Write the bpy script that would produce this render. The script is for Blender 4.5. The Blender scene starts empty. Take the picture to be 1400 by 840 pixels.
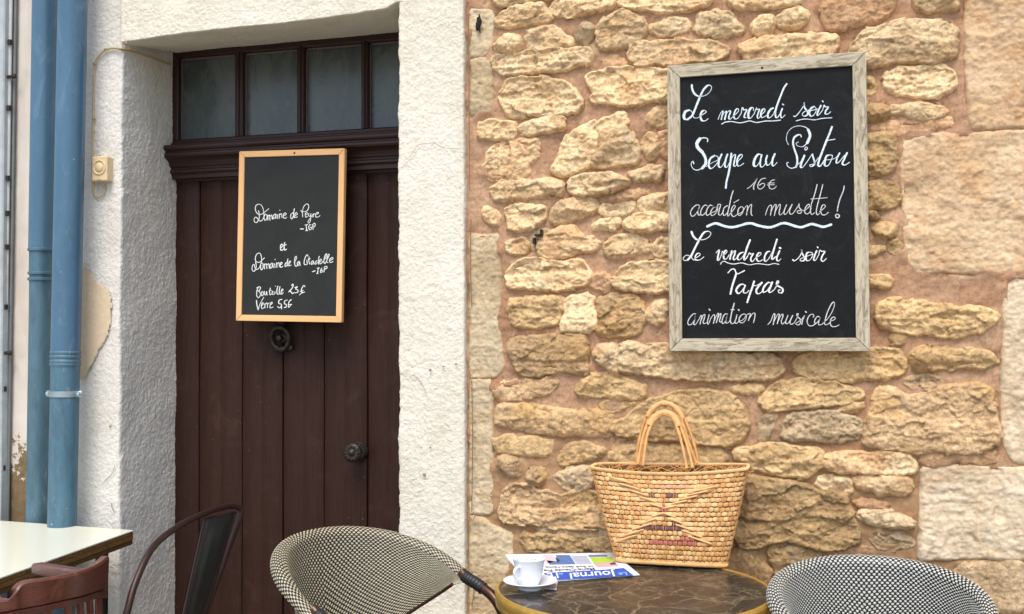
import bpy, math, random
import numpy as np
from mathutils import Vector, Matrix
random.seed(7); RNG = np.random.default_rng(7)
SC = bpy.context.scene
COL = SC.collection

# ------------------------------------------------------------------ camera
F_PX = 1473.0
YAW, PITCH, ROLL = math.radians(15.639), math.radians(1.552), math.radians(-0.2513)
CAM = np.array([0.0, 0.0, 1.32])
_f = np.array([-math.sin(YAW)*math.cos(PITCH), math.cos(YAW)*math.cos(PITCH), math.sin(PITCH)])
_r = np.array([math.cos(YAW), math.sin(YAW), 0.0]); _u = np.cross(_r, _f)
_r, _u = math.cos(ROLL)*_r+math.sin(ROLL)*_u, -math.sin(ROLL)*_r+math.cos(ROLL)*_u
cam = bpy.data.cameras.new("camera"); cam_ob = bpy.data.objects.new("camera", cam); COL.objects.link(cam_ob)
M = Matrix(((_r[0], _u[0], -_f[0], 0), (_r[1], _u[1], -_f[1], 0), (_r[2], _u[2], -_f[2], CAM[2]), (0, 0, 0, 1)))
cam_ob.matrix_world = M
cam.sensor_fit = 'HORIZONTAL'; cam.sensor_width = 36; cam.lens = F_PX/1400*36
cam.clip_start = 0.05; cam.clip_end = 500
SC.camera = cam_ob

# ------------------------------------------------------------------ light
W = bpy.data.worlds.new("World"); SC.world = W; W.use_nodes = True
nt = W.node_tree; bg = nt.nodes['Background']
sky = nt.nodes.new('ShaderNodeTexSky'); sky.sky_type = 'NISHITA'; sky.sun_disc = False
SUN_EL, SUN_AZ = 60.0, 4.0        # degrees; azimuth of the light measured from the wall's normal, seen from the camera
sky.sun_elevation = math.radians(SUN_EL)
sky.air_density = 1.0; sky.dust_density = 2.5; sky.ozone_density = 1.0
nt.links.new(sky.outputs[0], bg.inputs[0]); bg.inputs[1].default_value = 0.15
sl = bpy.data.lights.new("sun", 'SUN'); so = bpy.data.objects.new("sun", sl); COL.objects.link(so)
sl.energy = 1.5; sl.angle = math.radians(28); sl.color = (1.0, 0.95, 0.87)
# direction towards the light: behind the camera (-Y), to the left and up
ce, az = math.radians(SUN_EL), math.radians(SUN_AZ)
to_sun = Vector((math.sin(az)*math.cos(ce), -math.cos(az)*math.cos(ce), math.sin(ce)))
so.rotation_euler = to_sun.to_track_quat('Z', 'Y').to_euler()
so.location = (-3, -3, 6)
sky.sun_rotation = math.atan2(to_sun.x, to_sun.y)
SC.view_settings.view_transform = 'Standard'; SC.view_settings.look = 'None'
SC.view_settings.exposure = 0.80; SC.view_settings.gamma = 1.0
SC.view_settings.use_curve_mapping = False

# ------------------------------------------------------------------ measuring helpers (photo survey -> metres)
def ray(px, py): return _f+_r*(px-700)/F_PX+_u*(420-py)/F_PX
def onY(px, py, Y): d = ray(px, py); return CAM+d*(Y/d[1])
def onZ(px, py, Z): d = ray(px, py); return CAM+d*((Z-CAM[2])/d[2])
def atD(px, py, z): return CAM+ray(px, py)*z

# ------------------------------------------------------------------ object helpers
WL = {}
def empty(name, loc, label, cat, group=None, rz=0.0):
    o = bpy.data.objects.new(name, None); COL.objects.link(o); o.empty_display_size = 0.05
    o.location = loc; o.rotation_euler = (0, 0, rz); WL[o.name] = np.array(loc, float)
    o['label'] = label; o['category'] = cat
    if group: o['group'] = group
    return o
def tag(o, label=None, cat=None, group=None, kind=None):
    if label: o['label'] = label
    if cat: o['category'] = cat
    if group: o['group'] = group
    if kind: o['kind'] = kind
    return o
def root_loc(o):
    p = np.zeros(3)
    while o is not None:
        p = p+WL.get(o.name, np.zeros(3)); o = o.parent
    return p
def link(name, verts, faces, mt, parent=None, smooth=True, origin=None, local=False, mats=None, fmat=None):
    """one mesh object; verts in world metres unless local"""
    v = np.asarray(verts, float).reshape(-1, 3)
    base = root_loc(parent) if parent is not None else np.zeros(3)
    o_loc = np.zeros(3)
    if not local:
        v = v-base
        if origin is not None: o_loc = np.asarray(origin, float)-base
        elif parent is None: o_loc = np.array([v[:, 0].mean(), v[:, 1].mean(), v[:, 2].min()])
        v = v-o_loc
    me = bpy.data.meshes.new(name)
    fa = np.asarray(faces) if not isinstance(faces, list) else None
    if fa is not None and fa.ndim == 2:
        n, k = fa.shape
        me.vertices.add(len(v)); me.vertices.foreach_set('co', v.astype(np.float32).ravel())
        me.loops.add(n*k); me.loops.foreach_set('vertex_index', fa.astype(np.int32).ravel())
        me.polygons.add(n); me.polygons.foreach_set('loop_start', np.arange(0, n*k, k, dtype=np.int32))
        me.polygons.foreach_set('loop_total', np.full(n, k, dtype=np.int32))
        me.update(calc_edges=True)
    else:
        me.from_pydata([tuple(p) for p in v], [], [tuple(int(i) for i in q) for q in faces]); me.update()
    if mats:
        for m in mats: me.materials.append(m)
        me.polygons.foreach_set('material_index', np.asarray(fmat, np.int32))
    else: me.materials.append(mt)
    if smooth: me.polygons.foreach_set('use_smooth', np.ones(len(me.polygons), bool))
    me.validate()
    o = bpy.data.objects.new(name, me); COL.objects.link(o)
    if parent is not None: o.parent = parent
    o.location = o_loc; WL[o.name] = o_loc
    return o

class MB:
    """collects simple shapes into one mesh"""
    def __init__(s): s.v = []; s.f = []; s.m = []
    def add(s, v, f, mi=0):
        n = len(s.v); s.v += [tuple(p) for p in v]; s.f += [tuple(int(i)+n for i in q) for q in f]; s.m += [mi]*len(f); return s
    def box(s, x0, y0, z0, x1, y1, z1, b=0.0, mi=0):
        if b <= 0:
            v = [(x, y, z) for z in (z0, z1) for y in (y0, y1) for x in (x0, x1)]
            return s.add(v, [(0, 2, 3, 1), (4, 5, 7, 6), (0, 1, 5, 4), (2, 6, 7, 3), (0, 4, 6, 2), (1, 3, 7, 5)], mi)
        return s.hexa([(x0, y0, z0), (x1, y0, z0), (x1, y1, z0), (x0, y1, z0), (x0, y0, z1), (x1, y0, z1), (x1, y1, z1), (x0, y1, z1)], b, mi)
    def hexa(s, c, b=0.0, mi=0):
        """8 corners: bottom ring 0-3, top ring 4-7; bevelled by b"""
        c = [np.array(p, float) for p in c]
        if b <= 0: return s.add(c, [(0, 3, 2, 1), (4, 5, 6, 7), (0, 1, 5, 4), (1, 2, 6, 5), (2, 3, 7, 6), (3, 0, 4, 7)], mi)
        nb = [(1, 3, 4), (0, 2, 5), (1, 3, 6), (0, 2, 7), (5, 7, 0), (4, 6, 1), (5, 7, 2), (4, 6, 3)]
        V = []; idx = {}
        for i, p in enumerate(c):
            d = [(c[j]-p) for j in nb[i]]; d = [q/max(1e-9, np.linalg.norm(q))*b for q in d]
            for k in range(3):   # vertex belonging to face spanned by the two other directions
                a, bb = [d[m] for m in range(3) if m != k]
                idx[(i, nb[i][k])] = len(V); V.append(p+a+bb)
        opp = {i: nb[i] for i in range(8)}
        def fv(i, face):
            k = [j for j in opp[i] if j not in face][0]; return idx[(i, k)]
        faces = [(0, 3, 2, 1), (4, 5, 6, 7), (0, 1, 5, 4), (1, 2, 6, 5), (2, 3, 7, 6), (3, 0, 4, 7)]
        Fs = [tuple(fv(i, fc) for i in fc) for fc in faces]
        edges = {}
        for fc in faces:
            for a, bb in zip(fc, fc[1:]+fc[:1]): edges.setdefault(frozenset((a, bb)), []).append((fc, a, bb))
        for e, l in edges.items():
            (f1, a, bb), (f2, _, _) = l
            Fs.append((fv(bb, f1), fv(a, f1), fv(a, f2), fv(bb, f2)))
        for i in range(8):
            fs = [fc for fc in faces if i in fc]; t = [fv(i, fc) for fc in fs]
            n = np.cross(np.array(V[t[1]])-V[t[0]], np.array(V[t[2]])-V[t[0]])
            if np.dot(n, c[i]-sum(c)/8) < 0: t = t[::-1]
            Fs.append(tuple(t))
        return s.add(V, Fs, mi)
    def tube(s, pts, r, n=10, mi=0, cap=True, flat=None):
        v, f = tube(pts, r, n, cap, flat); return s.add(v, f, mi)
    def lathe(s, prof, c, axis=(0, 0, 1), n=32, mi=0):
        v, f = lathe(prof, c, axis, n); return s.add(v, f, mi)
    def build(s, name, mt, parent=None, smooth=False, mats=None, **k):
        o = link(name, s.v, s.f, mt, parent, smooth=False, mats=mats, fmat=s.m if mats else None, **k)
        if smooth: autosmooth(o)
        return o
def autosmooth(o, ang=40):
    me = o.data; me.polygons.foreach_set('use_smooth', np.ones(len(me.polygons), bool))
    try: me.set_sharp_from_angle(angle=math.radians(ang))
    except Exception: pass

def spline(pts, n=8, closed=False):
    P = np.asarray(pts, float)
    if len(P) < 3: 
        t = np.linspace(0, 1, n+1)[:, None]; return P[0]*(1-t)+P[-1]*t
    if closed: Q = np.vstack([P[-1], P, P[0], P[1]])
    else: Q = np.vstack([2*P[0]-P[1], P, 2*P[-1]-P[-2]])
    out = []
    for i in range(1, len(Q)-2):
        p0, p1, p2, p3 = Q[i-1], Q[i], Q[i+1], Q[i+2]
        for k in range(n):
            t = k/n
            out.append(0.5*((2*p1)+(-p0+p2)*t+(2*p0-5*p1+4*p2-p3)*t*t+(-p0+3*p1-3*p2+p3)*t**3))
    if not closed: out.append(Q[-2])
    return np.array(out)
def tube(pts, r, n=10, cap=True, flat=None):
    P = np.asarray(pts, float); m = len(P)
    R = np.full(m, r) if np.isscalar(r) else np.asarray(r, float)
    T = np.gradient(P, axis=0); T /= np.linalg.norm(T, axis=1)[:, None]+1e-12
    ref = np.array([0, 0, 1.0]) if abs(T[0][2]) < 0.9 else np.array([1.0, 0, 0])
    N = np.cross(ref, T[0]); N /= np.linalg.norm(N)
    V = []
    for i in range(m):
        N = N-T[i]*np.dot(N, T[i]); N /= np.linalg.norm(N)+1e-12; B = np.cross(T[i], N)
        for k in range(n):
            a = 2*math.pi*k/n; V.append(P[i]+R[i]*(math.cos(a)*N+math.sin(a)*B))
    Fc = [(i*n+k, i*n+(k+1) % n, (i+1)*n+(k+1) % n, (i+1)*n+k) for i in range(m-1) for k in range(n)]
    if cap: Fc += [tuple(range(n))[::-1], tuple((m-1)*n+k for k in range(n))]
    return V, Fc
def lathe(prof, c, axis=(0, 0, 1), n=32):
    """prof: list of (radius, height along axis)"""
    A = np.array(axis, float); A /= np.linalg.norm(A)
    ref = np.array([0, 0, 1.0]) if abs(A[2]) < 0.9 else np.array([1.0, 0, 0])
    X = np.cross(ref, A); X /= np.linalg.norm(X); Y = np.cross(A, X); c = np.array(c, float)
    V = []
    for (rr, h) in prof:
        for k in range(n):
            a = 2*math.pi*k/n; V.append(c+A*h+max(rr, 1e-5)*(math.cos(a)*X+math.sin(a)*Y))
    m = len(prof)
    Fc = [(i*n+k, i*n+(k+1) % n, (i+1)*n+(k+1) % n, (i+1)*n+k) for i in range(m-1) for k in range(n)]
    return V, Fc
def gridfaces(nr, nc, mask=None, flip=False):
    i = np.arange((nr-1)*(nc-1)); rr, cc = i//(nc-1), i % (nc-1)
    a = rr*nc+cc; q = np.stack([a, a+1, a+nc+1, a+nc], 1)
    if mask is not None: q = q[mask.ravel()[i]]
    return q[:, ::-1] if flip else q
def compact(V, q):
    used = np.unique(q); m = np.full(len(V), -1); m[used] = np.arange(len(used)); return V[used], m[q]

# ------------------------------------------------------------------ numpy noise
def _hash(i, j, s):
    h = (i.astype(np.int64)*374761393+j.astype(np.int64)*668265263+s*1442695041) & 0xffffffff
    h = ((h ^ (h >> 13))*1274126177) & 0xffffffff
    h = ((h ^ (h >> 16))*2246822519) & 0xffffffff
    return ((h ^ (h >> 15)) & 0xffffff)/float(0xffffff)*2-1
def vnoise(x, y, s=0):
    i, j = np.floor(x), np.floor(y); a, b = x-i, y-j
    a = a*a*a*(a*(a*6-15)+10); b = b*b*b*(b*(b*6-15)+10)
    return (_hash(i, j, s)*(1-a)+_hash(i+1, j, s)*a)*(1-b)+(_hash(i, j+1, s)*(1-a)+_hash(i+1, j+1, s)*a)*b
def fbm(x, y, s=0, o=4, g=0.5):
    t = 0; a = 1.0; n = 0
    for k in range(o): t = t+a*vnoise(x*2**k+17.3*k, y*2**k-9.1*k, s+k*13); n += a; a *= g
    return t/n
def ridged(x, y, s=0, o=4):
    t = 0; a = 1.0; n = 0
    for k in range(o): t = t+a*(1-2*np.abs(vnoise(x*2**k+5.3*k, y*2**k+3.1*k, s+k*7))); n += a; a *= .5
    return t/n
def chips(x, y, s=0):
    """broken-stone facets: each cell is a small tilted plane"""
    i0, j0 = np.floor(x), np.floor(y); best = np.full(x.shape, 9.0); h = np.zeros(x.shape)
    for di in (-1, 0, 1):
        for dj in (-1, 0, 1):
            i, j = i0+di, j0+dj; px, py = i+.5+.45*_hash(i, j, s), j+.5+.45*_hash(i, j, s+7)
            dx, dy = x-px, y-py; d = dx*dx+dy*dy; m = d < best
            v = _hash(i, j, s+3)*.55+dx*_hash(i, j, s+11)*.9+dy*_hash(i, j, s+19)*.9
            h = np.where(m, v, h); best = np.where(m, d, best)
    return h
def sst(a, b, x): t = np.clip((x-a)/(b-a), 0, 1); return t*t*(3-2*t)
def polysdf(X, Y, P):
    """signed distance, positive inside"""
    d = np.full(X.shape, 1e9); ins = np.zeros(X.shape, bool)
    n = len(P)
    for i in range(n):
        ax, ay = P[i]; bx, by = P[(i+1) % n]
        ex, ey = bx-ax, by-ay; wx, wy = X-ax, Y-ay
        t = np.clip((wx*ex+wy*ey)/(ex*ex+ey*ey+1e-12), 0, 1)
        d = np.minimum(d, (wx-ex*t)**2+(wy-ey*t)**2)
        c = ((ay > Y) != (by > Y)) & (X < ex*(Y-ay)/(ey+(1e-12 if ey >= 0 else -1e-12))+ax)
        ins ^= c
    d = np.sqrt(d); return np.where(ins, d, -d)

# ------------------------------------------------------------------ materials
def srgb(h):
    h = h.lstrip('#'); c = [int(h[i:i+2], 16)/255 for i in (0, 2, 4)]
    return tuple((x/12.92 if x <= .04045 else ((x+.055)/1.055)**2.4) for x in c)+(1,)
class NM:
    def __init__(s, name, rough=0.8, metal=0.0, spec=0.5, coord='Object', rnd=False):
        s.m = bpy.data.materials.new(name); s.m.use_nodes = True; s.t = s.m.node_tree; s.n = s.t.nodes
        s.b = s.n['Principled BSDF']; s.b.inputs['Roughness'].default_value = rough
        s.b.inputs['Metallic'].default_value = metal; s.b.inputs['Specular IOR Level'].default_value = spec
        s.tc = s.n.new('ShaderNodeTexCoord'); s.co = s.tc.outputs[coord]; s.oi = s.n.new('ShaderNodeObjectInfo')
        if rnd:
            v = s.n.new('ShaderNodeVectorMath'); v.operation = 'MULTIPLY_ADD'
            s.t.links.new(s.oi.outputs['Random'], v.inputs[0]); v.inputs[1].default_value = (31, 17, 23)
            s.t.links.new(s.co, v.inputs[2]); s.co = v.outputs[0]
        s.h = None
    def L(s, a, b): s.t.links.new(a, b)
    def sc(s, v, co=None):
        m = s.n.new('ShaderNodeMapping'); m.inputs['Scale'].default_value = v; s.L(co or s.co, m.inputs[0]); return m.outputs[0]
    def noise(s, scale, det=4, rough=.55, dist=0, co=None, out='Fac'):
        q = s.n.new('ShaderNodeTexNoise'); q.inputs['Scale'].default_value = scale; q.inputs['Detail'].default_value = det
        q.inputs['Roughness'].default_value = rough; q.inputs['Distortion'].default_value = dist
        s.L(co or s.co, q.inputs['Vector']); return q.outputs[out]
    def vor(s, scale, feat='F1', co=None, rnd=1.0):
        q = s.n.new('ShaderNodeTexVoronoi'); q.feature = feat; q.inputs['Scale'].default_value = scale
        q.inputs['Randomness'].default_value = rnd; s.L(co or s.co, q.inputs['Vector']); return q.outputs['Distance']
    def ramp(s, fac, stops):
        q = s.n.new('ShaderNodeValToRGB'); e = q.color_ramp.elements
        while len(e) < len(stops): e.new(.5)
        for i, (p, c) in enumerate(stops):
            e[i].position = p; e[i].color = (c, c, c, 1) if isinstance(c, (int, float)) else c
        s.L(fac, q.inputs[0]); return q.outputs[0]
    def mix(s, fac, a, b, mode='MIX'):
        q = s.n.new('ShaderNodeMix'); q.data_type = 'RGBA'; q.blend_type = mode; q.clamp_result = False
        for sock, v in ((q.inputs[0], fac), (q.inputs[6], a), (q.inputs[7], b)):
            if isinstance(v, (int, float)): sock.default_value = v if sock.type == 'VALUE' else (v, v, v, 1)
            elif isinstance(v, tuple): sock.default_value = v
            else: s.L(v, sock)
        return q.outputs[2]
    def math(s, op, a, b=0.0, c=None):
        q = s.n.new('ShaderNodeMath'); q.operation = op
        for i, v in enumerate((a, b) if c is None else (a, b, c)):
            if isinstance(v, (int, float)): q.inputs[i].default_value = v
            else: s.L(v, q.inputs[i])
        return q.outputs[0]
    def color(s, c):
        if isinstance(c, tuple): s.b.inputs['Base Color'].default_value = c
        else: s.L(c, s.b.inputs['Base Color'])
        return s
    def bump(s, h, strength=.5, dist=.002):
        q = s.n.new('ShaderNodeBump'); q.inputs['Strength'].default_value = strength; q.inputs['Distance'].default_value = dist
        s.L(h, q.inputs['Height'])
        if s.h is not None: s.L(s.h, q.inputs['Normal'])
        s.h = q.outputs[0]; s.L(s.h, s.b.inputs['Normal']); return s
    def rough(s, v): s.L(v, s.b.inputs['Roughness']); return s
def mul(c, k): return (c[0]*k, c[1]*k, c[2]*k, 1)
# ------------------------------------------------------------------ the materials of the place
def stone_mat(name, a, b, stain, stain_amt=.5, grey=.25):
    m = NM(name, rough=.92, spec=.2, rnd=True)
    n1 = m.noise(9, 5, .6, .4); n2 = m.noise(50, 6, .75); n3 = m.noise(4.5, 3, .5, .8); n4 = m.noise(160, 3, .7)
    c = m.mix(m.ramp(n1, [(.32, 0.0), (.68, 1.0)]), srgb(a), srgb(b))
    c = m.mix(m.math('MULTIPLY', m.ramp(n3, [(.5, 0.0), (.68, 1.0)]), stain_amt), c, srgb(stain))
    c = m.mix(m.math('MULTIPLY', m.ramp(m.noise(13, 4, .7, 1.2), [(.56, 0.0), (.7, 1.0)]), grey), c, srgb('8d8475'))
    c = m.mix(1.0, c, m.ramp(n2, [(.30, .55), (.5, 1.0), (.72, 1.3)]), 'MULTIPLY')
    c = m.mix(.7, c, m.ramp(m.noise(95, 4, .75), [(.33, .62), (.5, 1.0), (.7, 1.22)]), 'MULTIPLY')
    pit = m.ramp(m.vor(55), [(.05, .45), (.14, 1.0)])
    c = m.mix(m.ramp(m.noise(20, 2), [(.5, 0.0), (.62, .8)]), c, m.mix(1.0, c, pit, 'MULTIPLY'))
    r = m.math('MULTIPLY_ADD', m.oi.outputs['Random'], .40, 1.02)
    c = m.mix(1.0, c, r, 'MULTIPLY')
    m.color(c)
    fc = m.n.new('ShaderNodeTexVoronoi'); fc.inputs['Scale'].default_value = 95; dv_ = m.n.new('ShaderNodeVectorMath'); dv_.operation = 'MULTIPLY_ADD'
    m.L(m.noise(60, 3, .6, 0, out='Color'), dv_.inputs[0]); dv_.inputs[1].default_value = (.02, .02, .02); m.L(m.co, dv_.inputs[2]); m.L(dv_.outputs[0], fc.inputs['Vector'])
    cs_ = m.n.new('ShaderNodeSeparateColor'); m.L(fc.outputs['Color'], cs_.inputs[0])
    m.bump(cs_.outputs[0], .45, .0030)
    m.bump(m.noise(85, 7, .75), .9, .006); m.bump(m.noise(300, 3, .6), .6, .0016)
    return m.m
M_ST = {  # ochre, grey and brown kinds low down have some shading in their colour
 'c': stone_mat('cream_limestone', 'dec59b', 'c29f74', 'c48f60', .4),
 'y': stone_mat('ochre_limestone', 'c9ab83', 'a88964', 'b88f50', .5),
 'g': stone_mat('grey_limestone', 'c3ab88', 'a58d6c', '9a7c58', .5),
 'p': stone_mat('pink_limestone', 'c8a27c', 'b48d68', 'b98f6a', .5),
 'b': stone_mat('brown_limestone', 'b09468', '8e7150', '776749', .5, .45),
 't': stone_mat('tan_limestone', 'c9ab7d', 'ae8e62', 'ae8d60', .5, .3),
}
def quoin_mat(name, a, b, st):
    m = NM(name, rough=.93, spec=.2, rnd=True)
    n1 = m.noise(5, 5, .6, .3); n2 = m.noise(60, 4, .7)
    c = m.mix(m.ramp(n1, [(.35, 0.0), (.65, 1.0)]), srgb(a), srgb(b))
    c = m.mix(m.math('MULTIPLY', m.ramp(m.noise(8, 4, .7, 1.0), [(.52, 0.0), (.66, 1.0)]), .6), c, srgb(st))
    c = m.mix(.8, c, m.ramp(n2, [(.3, .72), (.7, 1.2)]), 'MULTIPLY')
    m.color(c); m.bump(m.noise(70, 6, .7), .7, .004); m.bump(m.noise(300, 3), .4, .0012)
    return m.m
M_ST['q'] = quoin_mat('dressed_stone', 'd9bf9b', 'c4a37c', 'c4966b')
M_ST['w'] = quoin_mat('pale_dressed_stone', 'dccaac', 'c8b190', 'b08d66')
M_ST['v'] = quoin_mat('narrow_grey_quoin', 'cfbd9c', 'b7a280', 'b4966c')
m = NM('orange_lime_mortar', rough=.95, spec=.15)
c = m.mix(m.ramp(m.noise(3.2, 4, .6, .6), [(.35, 0.0), (.68, 1.0)]), srgb('ba9778'), srgb('a27c5f'))
c = m.mix(m.math('MULTIPLY', m.ramp(m.noise(7, 4, .65, .8), [(.52, 0.0), (.7, 1.0)]), .55), c, srgb('9d6c4c'))
c = m.mix(m.math('MULTIPLY', m.ramp(m.noise(16, 5, .75, 1.0), [(.54, 0.0), (.68, 1.0)]), .45), c, srgb('d3b894'))
c = m.mix(.9, c, m.ramp(m.noise(100, 5, .8), [(.33, .62), (.5, 1.0), (.68, 1.25)]), 'MULTIPLY')
# mortar tinted greyer and browner low down, partly for the duller light there
sp = m.n.new('ShaderNodeSeparateXYZ'); g = m.n.new('ShaderNodeNewGeometry'); m.L(g.outputs['Position'], sp.inputs[0])
lo = m.ramp(m.math('ADD', m.math('MULTIPLY_ADD', sp.outputs[2], -1.6, 2.05), m.math('MULTIPLY', m.noise(5, 3), .6)), [(.55, 0.0), (1.0, 1.0)])
c = m.mix(m.math('MULTIPLY', lo, .6), c, srgb('96764f'))
m.color(c); m.bump(m.noise(45, 5, .6), .5, .004); m.bump(m.noise(330, 3, .7), .7, .0015); M_MORTAR = m.m

def plaster_mat(name, a, b, patch=None, bs=1.0):
    m = NM(name, rough=.93, spec=.2)
    c = m.mix(m.ramp(m.noise(2.4, 4, .6, .5), [(.35, 0.0), (.7, 1.0)]), srgb(a), srgb(b))
    c = m.mix(m.math('MULTIPLY', m.ramp(m.noise(14, 5, .7, 1), [(.6, 0.0), (.75, 1.0)]), .35), c, srgb('b8ab95'))
    c = m.mix(m.math('MULTIPLY', m.ramp(m.noise(5, 5, .7, .5, co=m.sc((2.2, 2.2, .35))), [(.5, 0.0), (.72, 1.0)]), .4), c, srgb('c3b7a0'))
    c = m.mix(.45, c, m.ramp(m.noise(90, 3, .6), [(.3, .84), (.7, 1.08)]), 'MULTIPLY')
    m.color(c)
    m.bump(m.noise(105, 3, .5, .4), .75*bs, .0048); m.bump(m.noise(260, 3, .6), .35*bs, .001)
    return m.m
M_PL = plaster_mat('rough_white_render', 'e2dccb', 'd6cebc')
M_PL_COOL_LIGHT = plaster_mat('rough_white_render_cool_light', 'dcd9d0', 'd0cbc0')  # same render; the cooler light at the left is mixed into its colour
M_PATCH = plaster_mat('bare_beige_render', 'd6c4a8', 'c9b292', bs=.35)

m = NM('neighbour_render', rough=.9, spec=.2)
g = m.n.new('ShaderNodeNewGeometry'); sp = m.n.new('ShaderNodeSeparateXYZ'); m.L(g.outputs['Position'], sp.inputs[0])
c = m.mix(m.ramp(m.noise(3, 4, .6, 1, co=m.sc((3, 1, .6))), [(.35, 0.0), (.7, 1.0)]), srgb('cfc8be'), srgb('c2b6a9'))
flake = m.math('ADD', m.math('MULTIPLY_ADD', sp.outputs[2], -3.4, 3.62), m.math('MULTIPLY_ADD', m.noise(22, 6, .75), 2.6, -1.3))
fm = m.ramp(flake, [(.48, 0.0), (.52, 1.0)])
c = m.mix(fm, c, m.mix(m.noise(40, 4), srgb('4d3d2b'), srgb('8f7a5a')))
m.color(c); m.bump(m.noise(60, 5, .6), .4, .002); M_NEIGH = m.m

m = NM('old_brown_door_paint', rough=.58, spec=.2)
gr = m.noise(5, 6, .7, .6, co=m.sc((38, 38, 1.6)))
c = m.mix(m.ramp(gr, [(.3, 0.0), (.7, 1.0)]), srgb('2a1913'), srgb('3a241b'))
c = m.mix(m.math('MULTIPLY', m.ramp(m.noise(9, 5, .7, 1), [(.55, 0.0), (.72, 1.0)]), .45), c, srgb('4a362e'))
c = m.mix(m.ramp(m.noise(130, 2, .5, 0), [(.76, 0.0), (.79, .8)]), c, srgb('8f7d70'))
m.color(c); m.rough(m.ramp(m.noise(14, 5, .7), [(.3, .42), (.7, .68)]))
m.bump(gr, .55, .0025); m.bump(m.noise(75, 4, .6, .5), .35, .0015); M_DOOR = m.m
m = NM('dark_brown_joinery_paint', rough=.45, spec=.35)
gr = m.noise(4, 5, .7, .5, co=m.sc((1.6, 38, 38)))
c = m.mix(m.ramp(gr, [(.3, 0.0), (.7, 1.0)]), srgb('291613'), srgb('361f1a'))
m.color(c); m.bump(gr, .3, .0015); m.bump(m.noise(60, 4), .2, .001); M_JOIN = m.m

m = NM('dusty_dark_glass', rough=.22, spec=.5)
d = m.noise(6, 5, .7, .8, co=m.sc((1.5, 1, .7)))
c = m.mix(m.ramp(d, [(.35, 0.0), (.75, 1.0)]), srgb('3b4343'), srgb('5f6967'))
c = m.mix(m.ramp(m.noise(55, 3, .6, 1.5, co=m.sc((1.6, 1, .5))), [(.66, 0.0), (.74, .5)]), c, srgb('7d8180'))
m.color(c); m.rough(m.ramp(d, [(.3, .18), (.75, .42)])); M_GLASS = m.m
m = NM('room_dark', rough=.9); m.color((.012, .011, .01, 1)); M_ROOM = m.m

def pipe_mat(name, c1, c2, patina, rough=.3):
    m = NM(name, rough=rough, spec=.5)
    n = m.noise(4, 5, .65, .6, co=m.sc((2, 2, .7)))
    c = m.mix(m.ramp(n, [(.35, 0.0), (.7, 1.0)]), srgb(c1), srgb(c2))
    c = m.mix(m.math('MULTIPLY', m.ramp(m.noise(11, 6, .75, 1.3, co=m.sc((1.6, 1.6, .5))), [(.55-patina*.1, 0.0), (.75-patina*.1, 1.0)]), .35+patina*.4), c, srgb('3b525c' if patina > .5 else '86a5b5'))
    c = m.mix(m.ramp(m.noise(60, 2, .5), [(.77, 0.0), (.80, .7)]), c, srgb('b9cbd2'))
    c = m.mix(m.ramp(m.noise(23, 3, .6, .5), [(.76, 0.0), (.79, .8)]), c, srgb('3b2f2a'))
    c = m.mix(m.math('MULTIPLY', m.ramp(m.noise(9, 6, .8, 1.5, co=m.sc((3, 3, .5))), [(.60, 0.0), (.68, 1.0)]), .3+.4*patina), c, srgb('8d9a9b'))
    m.color(c); m.bump(m.noise(12, 4, .6, .5), .35, .004); m.bump(m.noise(60, 4), .25, .001); return m.m
M_PIPE = pipe_mat('blue_paint_on_zinc', '40627a', '4d7088', 0)
M_PIPE_OLD = pipe_mat('weathered_blue_paint', '3f6275', '527688', 1, .45)
M_PIPE_DK = pipe_mat('worn_blue_grey_paint', '3a5461', '56798a', 1, .45)
m = NM('galvanised_clamp', rough=.35, metal=.85); m.color(m.mix(m.noise(40, 4), srgb('9fb0b8'), srgb('c4d4da'))); M_GALV = m.m
def plain(name, c, rough=.5, metal=0, spec=.5, var=.12, scale=25, bump=0, bs=60):
    m = NM(name, rough=rough, metal=metal, spec=spec); c = srgb(c)
    m.color(m.mix(m.ramp(m.noise(scale, 4, .6, .4), [(.3, 0.0), (.7, 1.0)]), mul(c, 1-var), mul(c, 1+var)))
    if bump: m.bump(m.noise(bs, 4), .5, bump)
    return m.m
M_BELL = plain('yellowed_bell_plastic', 'd8c096', .4)
M_CABLE = plain('painted_cable', 'bba277', .6)
M_CABLE_G = plain('grey_cable_cover', 'c3c6c4', .5)
M_SHUTTER = plain('pale_grey_shutter_paint', 'aab1b3', .6)
M_IRON = plain('old_black_iron', '39322d', .45, .6, .5, .45, 60, .003, 90)
M_DARK = plain('dark_cavity', '241c16', .95, bump=.002)
M_CRACK = plain('crack_shadow', '6f6455', .95)
M_RUST = plain('rust_stain', '8a6a4a', .9)

def wood_mat(name, axis, a, b, c3=None, rough=.55):
    m = NM(name, rough=rough, spec=.4)
    s = (1.2, 30, 30) if axis == 'x' else (30, 30, 1.2)
    gr = m.noise(4, 6, .7, 1.0, co=m.sc(s))
    c = m.mix(m.ramp(gr, [(.3, 0.0), (.7, 1.0)]), srgb(a), srgb(b))
    if c3:
        s2 = (2.5, 14, 14) if axis == 'x' else (14, 14, 2.5)
        c = m.mix(m.ramp(m.noise(6, 6, .75, 1.5, co=m.sc(s2)), [(.47, 0.0), (.62, .85)]), c, srgb(c3))
    m.color(c); m.bump(gr, .35, .0012); return m.m
M_FR1 = {a: wood_mat('new_pine_frame_'+a, a, 'ecbd86', 'e3ae72') for a in 'xz'}
M_FR2 = {a: wood_mat('weathered_grey_frame_'+a, a, 'cbc1a8', 'a89c82', '6f6350', .8) for a in 'xz'}
m = NM('blackboard', rough=.7, spec=.15)
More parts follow.
